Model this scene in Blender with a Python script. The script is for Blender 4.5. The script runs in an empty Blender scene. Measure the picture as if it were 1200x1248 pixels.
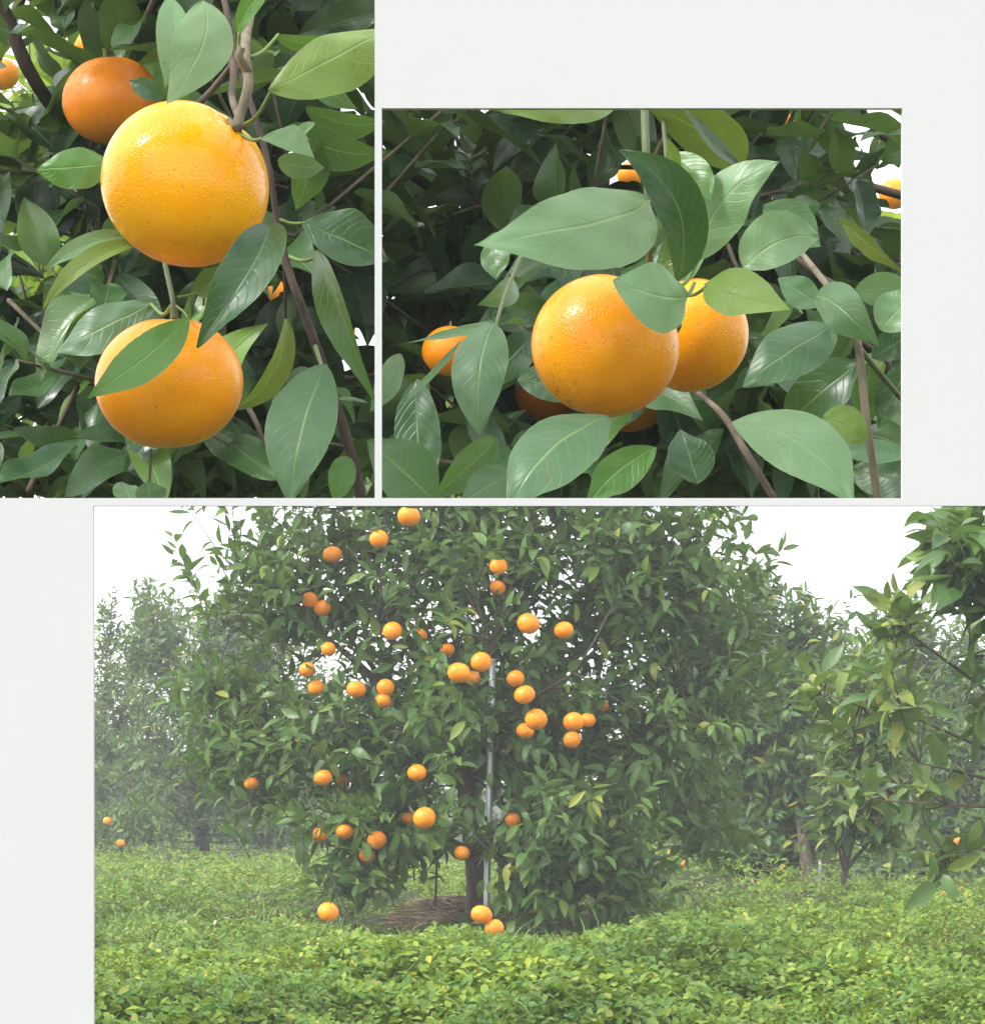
import bpy, math, random
import numpy as np
from mathutils import Vector, Matrix, Quaternion

random.seed(7)
rng = np.random.default_rng(11)
scene = bpy.context.scene
COL = scene.collection

# ------------------------------------------------------------------ camera
F = 4000.0            # focal length in pixels of a 1200 px wide frame
VX, HY = 600.0, 960.0  # vanishing column and horizon row
CAM_Z = 0.52
cam_d = bpy.data.cameras.new('camera')
cam_d.sensor_fit = 'HORIZONTAL'
cam_d.sensor_width = 36.0
cam_d.lens = 36.0 * F / 1200.0
cam_d.shift_y = (HY - 624.0) / 1200.0
cam_d.clip_start = 0.05
cam_d.clip_end = 2000.0
cam = bpy.data.objects.new('camera', cam_d)
COL.objects.link(cam)
cam.location = (0, 0, CAM_Z)
cam.rotation_euler = (math.radians(90), 0, 0)
scene.camera = cam

# ------------------------------------------------------------------ sky and sun (bright overcast)
SUN_EL, SUN_AZ = math.radians(46), math.radians(-114)   # azimuth from +Y towards +X: the veiled sun stands high on the left, a little behind the camera
world = bpy.data.worlds.new('World')
scene.world = world
world.use_nodes = True
wn, wl = world.node_tree.nodes, world.node_tree.links
wn.clear()
sky = wn.new('ShaderNodeTexSky')
sky.sky_type = 'NISHITA'
sky.sun_disc = False
sky.sun_elevation = SUN_EL
sky.sun_rotation = SUN_AZ
sky.air_density = 1.0
sky.dust_density = 6.0
sky.ozone_density = 1.0
hs = wn.new('ShaderNodeHueSaturation')
hs.inputs['Saturation'].default_value = 0.18
mixw = wn.new('ShaderNodeMixRGB')
mixw.inputs['Fac'].default_value = 0.75
mixw.inputs['Color2'].default_value = (9.45, 9.6, 9.85, 1)      # the even cloud layer
bg = wn.new('ShaderNodeBackground')
bg.inputs['Strength'].default_value = 0.12
wo = wn.new('ShaderNodeOutputWorld')
wl.new(sky.outputs[0], hs.inputs['Color'])
wl.new(hs.outputs[0], mixw.inputs['Color1'])
wl.new(mixw.outputs[0], bg.inputs['Color'])
wl.new(bg.outputs[0], wo.inputs['Surface'])

sd = bpy.data.lights.new('sun', 'SUN')
sd.energy = 1.5
sd.angle = math.radians(16)
sd.color = (1.0, 0.975, 0.94)
sun = bpy.data.objects.new('sun', sd)
COL.objects.link(sun)
sdir = Vector((math.sin(SUN_AZ) * math.cos(SUN_EL), math.cos(SUN_AZ) * math.cos(SUN_EL), math.sin(SUN_EL)))
sun.rotation_euler = sdir.to_track_quat('Z', 'Y').to_euler()
sun.location = (-4, 4, 6)

scene.view_settings.view_transform = 'Standard'
scene.view_settings.look = 'None'
scene.view_settings.exposure = 1.3
scene.view_settings.gamma = 1.0
scene.render.engine = 'CYCLES'
scene.cycles.use_denoising = True
scene.cycles.max_bounces = 5
scene.cycles.diffuse_bounces = 3
scene.cycles.transmission_bounces = 4
scene.cycles.volume_bounces = 1
scene.cycles.sample_clamp_indirect = 6.0


# ------------------------------------------------------------------ helpers
def P(px, py, d):
    return Vector(((px - VX) / F * d, d, CAM_Z - (py - HY) / F * d))


def link(o, parent=None):
    COL.objects.link(o)
    if parent is not None:
        o.parent = parent
    return o


def tag(o, label=None, cat=None, group=None, kind=None):
    if label: o['label'] = label
    if cat: o['category'] = cat
    if group: o['group'] = group
    if kind: o['kind'] = kind
    return o


def thing(name, label, cat, loc, group=None):
    o = bpy.data.objects.new(name, None)
    o.empty_display_size = 0.05
    o.location = loc
    link(o)
    return tag(o, label, cat, group)


def mesh_obj(name, verts, faces, mat, parent=None, uv=None, smooth=True, origin=None):
    """verts in world space; with a parent (unrotated Empty) they become local to it"""
    v = np.asarray(verts, dtype=np.float64)
    off = np.zeros(3)
    if origin is not None:
        off = np.array(origin)
        v = v - off
    me = bpy.data.meshes.new(name)
    me.from_pydata(v.tolist(), [], [tuple(int(i) for i in f) for f in faces])
    if uv is not None:
        lay = me.uv_layers.new(name='UVMap')
        idx = np.empty(len(me.loops), dtype=np.int32)
        me.loops.foreach_get('vertex_index', idx)
        lay.data.foreach_set('uv', np.asarray(uv, dtype=np.float32)[idx].ravel())
    if smooth:
        me.polygons.foreach_set('use_smooth', [True] * len(me.polygons))
    me.materials.append(mat)
    me.update()
    o = bpy.data.objects.new(name, me)
    link(o, parent)
    if origin is not None:
        base = Vector(off)
        if parent is not None:
            base = base - root_off(parent)
        o.location = base
    elif parent is not None:
        o.location = -root_off(parent)
    return o


def root_off(o):
    s = Vector((0, 0, 0))
    while o is not None:
        s += Vector(o.location)
        o = o.parent
    return s


def tube(pts, radii, sides=8, jitter=0.0):
    pts = [Vector(p) for p in pts]
    n = len(pts)
    V, Fc = [], []
    up = Vector((0.3, 0.5, 0.8)).normalized()
    for i, p in enumerate(pts):
        t = (pts[min(i + 1, n - 1)] - pts[max(i - 1, 0)]).normalized()
        a = t.cross(up)
        if a.length < 1e-3:
            a = t.cross(Vector((1, 0, 0)))
        a.normalize()
        b = t.cross(a)
        for k in range(sides):
            ang = 2 * math.pi * k / sides
            r = radii[i] * (1 + jitter * (random.random() - 0.5))
            V.append(p + (a * math.cos(ang) + b * math.sin(ang)) * r)
    for i in range(n - 1):
        for k in range(sides):
            k2 = (k + 1) % sides
            Fc.append((i * sides + k, i * sides + k2, (i + 1) * sides + k2, (i + 1) * sides + k))
    Fc.append(tuple(range(sides - 1, -1, -1)))
    Fc.append(tuple((n - 1) * sides + k for k in range(sides)))
    return [tuple(v) for v in V], Fc


def spline(pts, n):
    """Catmull-Rom through pts"""
    pts = [Vector(p) for p in pts]
    q = [pts[0] * 2 - pts[1]] + pts + [pts[-1] * 2 - pts[-2]]
    out = []
    m = len(pts) - 1
    for j in range(n + 1):
        u = j / n * m
        i = min(int(u), m - 1)
        t = u - i
        a, b, c, d = q[i], q[i + 1], q[i + 2], q[i + 3]
        out.append(0.5 * ((2 * b) + (c - a) * t + (2 * a - 5 * b + 4 * c - d) * t * t + (3 * b - a - 3 * c + d) * t ** 3))
    return out


def lerp_list(vals, n):
    m = len(vals) - 1
    out = []
    for j in range(n + 1):
        u = j / n * m
        i = min(int(u), m - 1)
        out.append(vals[i] + (vals[i + 1] - vals[i]) * (u - i))
    return out


# ------------------------------------------------------------------ materials
def new_mat(name):
    m = bpy.data.materials.new(name)
    m.use_nodes = True
    nt = m.node_tree
    nt.nodes.clear()
    out = nt.nodes.new('ShaderNodeOutputMaterial')
    return m, nt.nodes, nt.links, out


def math_node(N, L, op, a, b=None, c=None, clamp=False):
    n = N.new('ShaderNodeMath')
    n.operation = op
    n.use_clamp = clamp
    for i, v in enumerate((a, b, c)):
        if v is None:
            continue
        if isinstance(v, (int, float)):
            n.inputs[i].default_value = v
        else:
            L.new(v, n.inputs[i])
    return n.outputs[0]


def ramp(N, L, fac, stops, interp='LINEAR'):
    r = N.new('ShaderNodeValToRGB')
    r.color_ramp.interpolation = interp
    e = r.color_ramp.elements
    while len(e) < len(stops):
        e.new(0.5)
    for el, (p, c) in zip(e, stops):
        el.position = p
        el.color = (*c, 1)
    L.new(fac, r.inputs[0])
    return r.outputs[0]


def mix_rgb(N, L, fac, a, b, mode='MIX'):
    n = N.new('ShaderNodeMixRGB')
    n.blend_type = mode
    for i, v in enumerate((fac, a, b)):
        if isinstance(v, (int, float)):
            n.inputs[i].default_value = v
        elif isinstance(v, tuple):
            n.inputs[i].default_value = (*v, 1)
        else:
            L.new(v, n.inputs[i])
    return n.outputs[0]


def noise(N, L, scale, detail=3.0, rough=0.55, coord='Object', vec=None):
    t = N.new('ShaderNodeTexNoise')
    t.inputs['Scale'].default_value = scale
    t.inputs['Detail'].default_value = detail
    t.inputs['Roughness'].default_value = rough
    if vec is None:
        tc = N.new('ShaderNodeTexCoord')
        vec = tc.outputs[coord]
    L.new(vec, t.inputs['Vector'])
    return t.outputs['Fac']


def leaf_material(name, stops, under, rough=0.30, trans=0.28, trans_col=(0.20, 0.34, 0.03), vein=0.35, veins_n=11.0, bump=0.6, blotch=0.5, nscale=55.0, spec=0.36, vein_col=(0.30, 0.42, 0.16), spots=False, patch=None):
    m, N, L, out = new_mat(name)
    oi = N.new('ShaderNodeObjectInfo')
    ge = N.new('ShaderNodeNewGeometry')
    rnd = math_node(N, L, 'FRACT', math_node(N, L, 'ADD', oi.outputs['Random'], ge.outputs['Random Per Island']))
    base = ramp(N, L, rnd, stops)
    nz = noise(N, L, nscale, 2.0, 0.6, vec=ge.outputs['Position'])
    base = mix_rgb(N, L, math_node(N, L, 'MULTIPLY', math_node(N, L, 'SUBTRACT', nz, 0.42, clamp=True), blotch * 2.2, clamp=True), base, tuple(0.5 * (a + b) for a, b in zip(stops[-2][1], under)))
    if patch is not None:
        pn = noise(N, L, 1.1, 3.0, 0.6, vec=ge.outputs['Position'])
        base = mix_rgb(N, L, math_node(N, L, 'MULTIPLY', math_node(N, L, 'SUBTRACT', pn, 0.46, clamp=True), 6.0, clamp=True), base, mix_rgb(N, L, 0.6, base, patch))
    uvn = N.new('ShaderNodeUVMap')
    sep = N.new('ShaderNodeSeparateXYZ')
    L.new(uvn.outputs[0], sep.inputs[0])
    au = math_node(N, L, 'ABSOLUTE', math_node(N, L, 'SUBTRACT', sep.outputs[0], 0.5))      # 0 at midrib .. 0.5 at edge
    mid = math_node(N, L, 'SUBTRACT', 1.0, math_node(N, L, 'DIVIDE', au, 0.028), clamp=True)
    side = math_node(N, L, 'FRACT', math_node(N, L, 'ADD', math_node(N, L, 'MULTIPLY', math_node(N, L, 'SUBTRACT', sep.outputs[1], math_node(N, L, 'ADD', math_node(N, L, 'MULTIPLY', au, 0.22), math_node(N, L, 'MULTIPLY', math_node(N, L, 'MULTIPLY', au, au), 0.55))), veins_n), math_node(N, L, 'MULTIPLY', nz, 1.7)))
    side = math_node(N, L, 'SUBTRACT', 1.0, math_node(N, L, 'DIVIDE', math_node(N, L, 'ABSOLUTE', math_node(N, L, 'SUBTRACT', side, 0.5)), 0.09), clamp=True)
    side = math_node(N, L, 'MULTIPLY', side, math_node(N, L, 'MULTIPLY', nz, 0.62))
    vmask = math_node(N, L, 'MAXIMUM', mid, side)
    vm = math_node(N, L, 'MULTIPLY', vmask, vein)
    top = mix_rgb(N, L, vm, base, vein_col)
    margin = math_node(N, L, 'MULTIPLY', math_node(N, L, 'SUBTRACT', au, 0.482, clamp=True), 38.0, clamp=True)
    top = mix_rgb(N, L, math_node(N, L, 'MULTIPLY', margin, 0.55), top, (0.30, 0.36, 0.14))
    if spots:
        sp = noise(N, L, 420.0, 2.0, 0.6, vec=ge.outputs['Position'])
        sp2 = noise(N, L, 32.0, 1.0, 0.5, vec=ge.outputs['Position'])
        sm = math_node(N, L, 'MULTIPLY', math_node(N, L, 'MULTIPLY', math_node(N, L, 'SUBTRACT', sp, 0.60, clamp=True), 12.0, clamp=True), math_node(N, L, 'MULTIPLY', math_node(N, L, 'SUBTRACT', sp2, 0.52, clamp=True), 9.0, clamp=True))
        top = mix_rgb(N, L, math_node(N, L, 'MULTIPLY', sm, 0.7), top, (0.17, 0.12, 0.045))
    und = mix_rgb(N, L, 0.65, base, under)
    col = mix_rgb(N, L, ge.outputs['Backfacing'], top, und)
    bp = N.new('ShaderNodeBump')
    bp.inputs['Strength'].default_value = bump
    bp.inputs['Distance'].default_value = 0.0006
    hgt = math_node(N, L, 'SUBTRACT', math_node(N, L, 'MULTIPLY', nz, 1.2), math_node(N, L, 'MULTIPLY', vmask, 0.9))
    L.new(hgt, bp.inputs['Height'])
    pb = N.new('ShaderNodeBsdfPrincipled')
    L.new(col, pb.inputs['Base Color'])
    L.new(math_node(N, L, 'ADD', math_node(N, L, 'MULTIPLY', nz, 0.5), rough - 0.17), pb.inputs['Roughness'])
    pb.inputs['Specular IOR Level'].default_value = spec
    L.new(bp.outputs[0], pb.inputs['Normal'])
    tr = N.new('ShaderNodeBsdfTranslucent')
    L.new(mix_rgb(N, L, 0.5, col, trans_col), tr.inputs['Color'])
    mx = N.new('ShaderNodeMixShader')
    mx.inputs[0].default_value = trans
    L.new(pb.outputs[0], mx.inputs[1])
    L.new(tr.outputs[0], mx.inputs[2])
    L.new(mx.outputs[0], out.inputs['Surface'])
    return m


def bark_material(name, c1, c2, scale=60.0, rough=0.85, bump=0.6):
    m, N, L, out = new_mat(name)
    tc = N.new('ShaderNodeTexCoord')
    mp = N.new('ShaderNodeMapping')
    mp.inputs['Scale'].default_value = (1, 1, 0.22)
    L.new(tc.outputs['Object'], mp.inputs['Vector'])
    nz = noise(N, L, scale, 6.0, 0.65, vec=mp.outputs[0])
    col = ramp(N, L, nz, [(0.3, c1), (0.7, c2)])
    pb = N.new('ShaderNodeBsdfPrincipled')
    pb.inputs['Roughness'].default_value = rough
    pb.inputs['Specular IOR Level'].default_value = 0.25
    L.new(col, pb.inputs['Base Color'])
    bp = N.new('ShaderNodeBump')
    bp.inputs['Strength'].default_value = bump
    bp.inputs['Distance'].default_value = 0.002
    L.new(nz, bp.inputs['Height'])
    L.new(bp.outputs[0], pb.inputs['Normal'])
    L.new(pb.outputs[0], out.inputs['Surface'])
    return m


def plain_material(name, c1, c2, scale=30.0, rough=0.7, metal=0.0, bump=0.1, spec=0.4):
    m, N, L, out = new_mat(name)
    nz = noise(N, L, scale, 5.0, 0.6)
    pb = N.new('ShaderNodeBsdfPrincipled')
    L.new(ramp(N, L, nz, [(0.3, c1), (0.7, c2)]), pb.inputs['Base Color'])
    pb.inputs['Roughness'].default_value = rough
    pb.inputs['Metallic'].default_value = metal
    pb.inputs['Specular IOR Level'].default_value = spec
    bp = N.new('ShaderNodeBump')
    bp.inputs['Strength'].default_value = bump
    bp.inputs['Distance'].default_value = 0.002
    L.new(nz, bp.inputs['Height'])
    L.new(bp.outputs[0], pb.inputs['Normal'])
    L.new(pb.outputs[0], out.inputs['Surface'])
    return m


def peel_material(name, deep, bright, scars=0.5, rough=0.25):
    m, N, L, out = new_mat(name)
    tc = N.new('ShaderNodeTexCoord')
    oi = N.new('ShaderNodeObjectInfo')
    ad = N.new('ShaderNodeVectorMath')
    ad.operation = 'ADD'
    L.new(tc.outputs['Object'], ad.inputs[0])
    L.new(oi.outputs['Random'], ad.inputs[1])
    sc = N.new('ShaderNodeVectorMath')
    sc.operation = 'SCALE'
    sc.inputs['Scale'].default_value = 0.04          # the peel mesh has unit radius
    L.new(ad.outputs[0], sc.inputs[0])
    v = sc.outputs[0]
    big = noise(N, L, 26.0, 3.0, 0.55, vec=v)
    col = ramp(N, L, big, [(0.32, deep), (0.68, bright)])
    # darker pores
    vo = N.new('ShaderNodeTexVoronoi')
    vo.inputs['Scale'].default_value = 640.0
    L.new(v, vo.inputs['Vector'])
    pore = math_node(N, L, 'SUBTRACT', 1.0, math_node(N, L, 'DIVIDE', vo.outputs['Distance'], 0.45), clamp=True)
    fl = noise(N, L, 190.0, 2.0, 0.5, vec=v)
    fleck = math_node(N, L, 'MULTIPLY', math_node(N, L, 'SUBTRACT', fl, 0.60, clamp=True), 8.0, clamp=True)
    col = mix_rgb(N, L, math_node(N, L, 'MULTIPLY', math_node(N, L, 'MULTIPLY', pore, fleck), 1.0), col, (0.30, 0.07, 0.004))
    # russet scars
    sc1 = noise(N, L, 34.0, 2.0, 0.5, vec=v)
    sc2 = noise(N, L, 260.0, 5.0, 0.75, vec=v)
    scar = math_node(N, L, 'MULTIPLY', math_node(N, L, 'MULTIPLY', math_node(N, L, 'SUBTRACT', sc1, 0.56, clamp=True), 8.0, clamp=True), math_node(N, L, 'MULTIPLY', math_node(N, L, 'SUBTRACT', sc2, 0.52, clamp=True), 7.0, clamp=True))
    col = mix_rgb(N, L, math_node(N, L, 'MULTIPLY', scar, scars), col, (0.20, 0.075, 0.015))
    pb = N.new('ShaderNodeBsdfPrincipled')
    L.new(col, pb.inputs['Base Color'])
    L.new(math_node(N, L, 'ADD', rough, math_node(N, L, 'MULTIPLY', scar, 0.3)), pb.inputs['Roughness'])
    pb.inputs['Specular IOR Level'].default_value = 0.34
    lump = noise(N, L, 90.0, 2.0, 0.5, vec=v)
    bp = N.new('ShaderNodeBump')
    bp.inputs['Strength'].default_value = 0.44
    bp.inputs['Distance'].default_value = 0.0011
    h = math_node(N, L, 'SUBTRACT', math_node(N, L, 'MULTIPLY', lump, 0.8), math_node(N, L, 'MULTIPLY', pore, 0.42))
    L.new(h, bp.inputs['Height'])
    L.new(bp.outputs[0], pb.inputs['Normal'])
    L.new(pb.outputs[0], out.inputs['Surface'])
    return m


G_DARK, G_MID, G_LIGHT = (0.020, 0.055, 0.022), (0.040, 0.100, 0.030), (0.085, 0.170, 0.045)
UNDER = (0.12, 0.20, 0.065)
M = {}
M['leaf'] = leaf_material('citrus_leaf', [(0.0, (0.030, 0.080, 0.018)), (0.45, (0.052, 0.120, 0.024)), (0.8, (0.090, 0.175, 0.030)), (0.96, (0.15, 0.24, 0.035)), (1.0, (0.32, 0.30, 0.03))], UNDER, nscale=40)
M['leaf_far'] = leaf_material('citrus_leaf_distant', [(0.0, (0.030, 0.075, 0.018)), (0.5, (0.050, 0.115, 0.024)), (0.9, (0.095, 0.175, 0.030)), (1.0, (0.32, 0.29, 0.03))], UNDER, nscale=40)
M['leaf_yellow'] = leaf_material('citrus_leaf_yellowing', [(0.0, (0.05, 0.115, 0.03)), (0.4, (0.085, 0.16, 0.04)), (0.75, (0.17, 0.24, 0.05)), (1.0, (0.36, 0.34, 0.07))], UNDER, nscale=40, vein=0.4)
M['leaf_bg'] = leaf_material('citrus_leaf_shade', [(0.0, (0.016, 0.050, 0.025)), (0.5, (0.030, 0.082, 0.034)), (0.85, (0.062, 0.140, 0.042)), (1.0, (0.16, 0.28, 0.04))], UNDER, nscale=60, rough=0.27, spec=0.6)  # darker leaf copy, the canopy's shade put into its colours
M['leaf_lit'] = leaf_material('citrus_leaf_sunlit', [(0.0, (0.11, 0.25, 0.03)), (0.5, (0.19, 0.33, 0.04)), (1.0, (0.34, 0.42, 0.05))], (0.25, 0.35, 0.08), nscale=40, trans=0.5, trans_col=(0.45, 0.6, 0.04))  # brighter leaf copy, sunlight put into its colours
# close-up leaves by the look each has in the photograph
M['dark'] = leaf_material('leaf_dark_green', [(0.0, (0.014, 0.062, 0.026)), (1.0, (0.024, 0.085, 0.034))], UNDER, rough=0.27, vein=0.45, blotch=0.3, spots=True, spec=0.5)
M['mid'] = leaf_material('leaf_mid_green', [(0.0, (0.040, 0.120, 0.030)), (1.0, (0.060, 0.150, 0.036))], UNDER, rough=0.27, vein=0.55, blotch=0.4, spots=True, spec=0.5)
M['fresh'] = leaf_material('leaf_fresh_green', [(0.0, (0.060, 0.185, 0.024)), (1.0, (0.080, 0.210, 0.032))], UNDER, rough=0.27, vein=0.6, blotch=0.5, spots=True, spec=0.5)
M['pale'] = leaf_material('leaf_pale_green', [(0.0, (0.150, 0.285, 0.135)), (1.0, (0.185, 0.330, 0.150))], (0.2, 0.3, 0.15), rough=0.32, vein=0.55, blotch=0.5, spots=True, spec=0.5)
M['lime'] = leaf_material('leaf_yellow_green', [(0.0, (0.175, 0.290, 0.055)), (1.0, (0.215, 0.330, 0.065))], (0.22, 0.3, 0.08), rough=0.32, vein=0.55, blotch=0.7, spots=True, spec=0.5)
M['grey'] = leaf_material('leaf_grey_green', [(0.0, (0.070, 0.165, 0.082)), (1.0, (0.095, 0.200, 0.095))], (0.16, 0.24, 0.13), rough=0.30, vein=0.7, blotch=0.4, spots=True, spec=0.5)
M['olive'] = leaf_material('leaf_olive', [(0.0, (0.070, 0.105, 0.018)), (1.0, (0.095, 0.130, 0.022))], (0.12, 0.15, 0.04), rough=0.30, vein=0.55, blotch=0.6, spots=True, spec=0.5)
M['petiole'] = plain_material('petiole_green', (0.10, 0.17, 0.035), (0.17, 0.24, 0.06), 90, 0.55)
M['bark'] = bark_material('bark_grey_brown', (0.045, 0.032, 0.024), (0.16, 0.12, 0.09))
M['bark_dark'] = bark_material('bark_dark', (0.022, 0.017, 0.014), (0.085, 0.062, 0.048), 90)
M['twig'] = bark_material('twig_grey_green', (0.10, 0.09, 0.06), (0.24, 0.20, 0.14), 160)
M['twig_green'] = bark_material('twig_green', (0.06, 0.085, 0.035), (0.13, 0.15, 0.07), 160, 0.6)
M['twig_far'] = plain_material('twig_brown', (0.05, 0.045, 0.03), (0.11, 0.095, 0.06), 60, 0.85)
M['peel'] = peel_material('orange_peel', (0.92, 0.300, 0.001), (0.99, 0.395, 0.002), 0.25)
M['peel_yellow'] = peel_material('orange_peel_golden', (0.98, 0.370, 0.0005), (1.0, 0.465, 0.001), 0.3, 0.17)
M['peel_scar'] = peel_material('orange_peel_russet', (0.82, 0.265, 0.002), (0.92, 0.365, 0.004), 0.9, 0.28)
M['peel_far'] = peel_material('orange_peel_tree', (0.84, 0.225, 0.003), (0.93, 0.310, 0.005), 0.3)
M['peel_ripe_shade'] = peel_material('orange_peel_ripe_shade', (0.62, 0.165, 0.003), (0.76, 0.235, 0.005), 0.5)  # deep ripe peel, with some shade put into the colour
M['metal_dull'] = plain_material('weathered_steel', (0.20, 0.21, 0.22), (0.34, 0.35, 0.36), 40, 0.55, 0.5, 0.05)
M['calyx'] = plain_material('calyx_green', (0.08, 0.13, 0.03), (0.16, 0.19, 0.06), 200, 0.7)
M['metal'] = plain_material('galvanised_steel', (0.66, 0.68, 0.70), (0.80, 0.82, 0.84), 40, 0.34, 0.6, 0.05)
M['stake'] = plain_material('black_plastic', (0.012, 0.012, 0.012), (0.03, 0.03, 0.03), 40, 0.5)
M['straw'] = plain_material('dry_straw', (0.20, 0.145, 0.085), (0.42, 0.32, 0.20), 25, 0.9)
M['board'] = plain_material('white_board_paint', (0.515, 0.515, 0.515), (0.52, 0.52, 0.52), 8, 0.9, 0, 0.0, 0.1)
M['post'] = plain_material('white_post_paint', (0.70, 0.70, 0.70), (0.78, 0.78, 0.78), 20, 0.7)
M['petal'] = plain_material('dried_pale_leaf', (0.55, 0.48, 0.38), (0.72, 0.66, 0.55), 60, 0.8)

# ------------------------------------------------------------------ ground
BUMPS = [(-0.95, 8.6, 0.04, 0.6), (0.2, 8.4, 0.035, 0.6), (1.1, 9.2, 0.045, 0.7), (-1.6, 13.0, 0.05, 1.5), (0.9, 13.4, 0.03, 1.3),
         (1.6, 11.4, -0.05, 0.7), (0.55, 11.3, -0.02, 0.5), (-2.4, 17.0, 0.06, 2.0), (2.2, 16.0, -0.04, 1.6), (0.3, 15.0, 0.02, 1.4)]


_mr = random.Random(19)
for _i in range(70):
    _x, _y = _mr.uniform(-2.6, 2.6), _mr.uniform(7.0, 15.0)
    if abs(_x + 0.1) < 0.75 and 9.4 < _y < 12.4:
        continue
    BUMPS.append((_x, _y, _mr.uniform(0.015, 0.06) * (0.7 if _y < 9.5 else 1.0), _mr.uniform(0.18, 0.5)))


def ground_z(x, y):
    x = np.asarray(x, dtype=float)
    y = np.asarray(y, dtype=float)
    z = 0.018 * np.sin(x * 2.3 + 0.7) * np.cos(y * 1.7) + 0.012 * np.sin(x * 5.1 + y * 3.3)
    for bx, by, h, r in BUMPS:
        z = z + h * np.exp(-((x - bx) ** 2 + (y - by) ** 2) / (r * r))
    fade = np.clip((60 - y) / 20, 0, 1) * np.clip((y - 2) / 3, 0, 1)
    return z * fade


def build_ground():
    xs = np.concatenate([[-600, -200, -60, -25], np.linspace(-12, 12, 121), [25, 60, 200, 600]])
    ys = np.concatenate([[-600, -150, -30, -8, -2, 1], np.linspace(3, 35, 161), [45, 60, 100, 250, 900]])
    X, Y = np.meshgrid(xs, ys)
    Z = ground_z(X, Y)
    V = np.stack([X.ravel(), Y.ravel(), Z.ravel()], 1)
    nx = len(xs)
    fs = [(j * nx + i, j * nx + i + 1, (j + 1) * nx + i + 1, (j + 1) * nx + i) for j in range(len(ys) - 1) for i in range(nx - 1)]
    m, N, L, out = new_mat('orchard_soil')
    nz = noise(N, L, 3.0, 8.0, 0.7)
    n2 = noise(N, L, 40.0, 4.0, 0.6)
    col = mix_rgb(N, L, n2, ramp(N, L, nz, [(0.35, (0.030, 0.055, 0.012)), (0.65, (0.050, 0.075, 0.018))]), (0.035, 0.030, 0.014))
    pb = N.new('ShaderNodeBsdfPrincipled')
    pb.inputs['Roughness'].default_value = 0.95
    pb.inputs['Specular IOR Level'].default_value = 0.15
    L.new(col, pb.inputs['Base Color'])
    bp = N.new('ShaderNodeBump')
    bp.inputs['Strength'].default_value = 0.8
    bp.inputs['Distance'].default_value = 0.03
    L.new(n2, bp.inputs['Height'])
    L.new(bp.outputs[0], pb.inputs['Normal'])
    L.new(pb.outputs[0], out.inputs['Surface'])
    o = mesh_obj('ground', V, fs, m)
    tag(o, 'green orchard floor under the citrus trees', 'ground', kind='structure')


build_ground()

# ------------------------------------------------------------------ the white display board with three rectangular openings
BD, BT = 1.447, 0.004


def build_board():
    def X(px): return (px - VX) / F * BD
    def Z(py): return CAM_Z - (py - HY) / F * BD
    root = thing('display_board', 'white mount board with three rectangular openings onto the orchard', 'board', (0, BD, 0))
    wins = [(-8, -8, 456.5, 607), (465, 131.5, 1099, 607), (114, 616.5, 1208, 1258)]
    xs = sorted({-420, 1620, *[w[0] for w in wins], *[w[2] for w in wins]})
    ys = sorted({-200, 1420, *[w[1] for w in wins], *[w[3] for w in wins]})
    def solid(i, j):
        cx, cy = (xs[i] + xs[i + 1]) / 2, (ys[j] + ys[j + 1]) / 2
        return not any(w[0] < cx < w[2] and w[1] < cy < w[3] for w in wins)
    V, idx, fs = [], {}, []
    def vid(i, j, k):
        if (i, j, k) not in idx:
            idx[(i, j, k)] = len(V)
            V.append((X(xs[i]), BD + k * BT, Z(ys[j])))
        return idx[(i, j, k)]
    nx, ny = len(xs) - 1, len(ys) - 1
    for i in range(nx):
        for j in range(ny):
            if not solid(i, j):
                continue
            fs.append((vid(i, j, 0), vid(i, j + 1, 0), vid(i + 1, j + 1, 0), vid(i + 1, j, 0)))
            fs.append((vid(i, j, 1), vid(i + 1, j, 1), vid(i + 1, j + 1, 1), vid(i, j + 1, 1)))
            for di, dj, a, b in ((-1, 0, (i, j), (i, j + 1)), (1, 0, (i + 1, j + 1), (i + 1, j)), (0, -1, (i + 1, j), (i, j)), (0, 1, (i, j + 1), (i + 1, j + 1))):
                ii, jj = i + di, j + dj
                if ii < 0 or jj < 0 or ii >= nx or jj >= ny or not solid(ii, jj):
                    fs.append((vid(*a, 0), vid(*a, 1), vid(*b, 1), vid(*b, 0)))
    mesh_obj('panel', V, fs, M['board'], root, smooth=False)
    for s in (-380, 1580):
        x = X(s)
        bot = -0.15
        hw = 0.012
        y0, y1 = BD + BT + 0.001, BD + BT + 0.026
        top = Z(-180)
        vv = [(x + a * hw, y, z) for z in (bot, top) for y in (y0, y1) for a in (-1, 1)]
        mesh_obj('post', vv, [(0, 2, 3, 1), (4, 5, 7, 6), (0, 1, 5, 4), (2, 6, 7, 3), (0, 4, 6, 2), (1, 3, 7, 5)], M['post'], root, smooth=False)


build_board()

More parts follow.
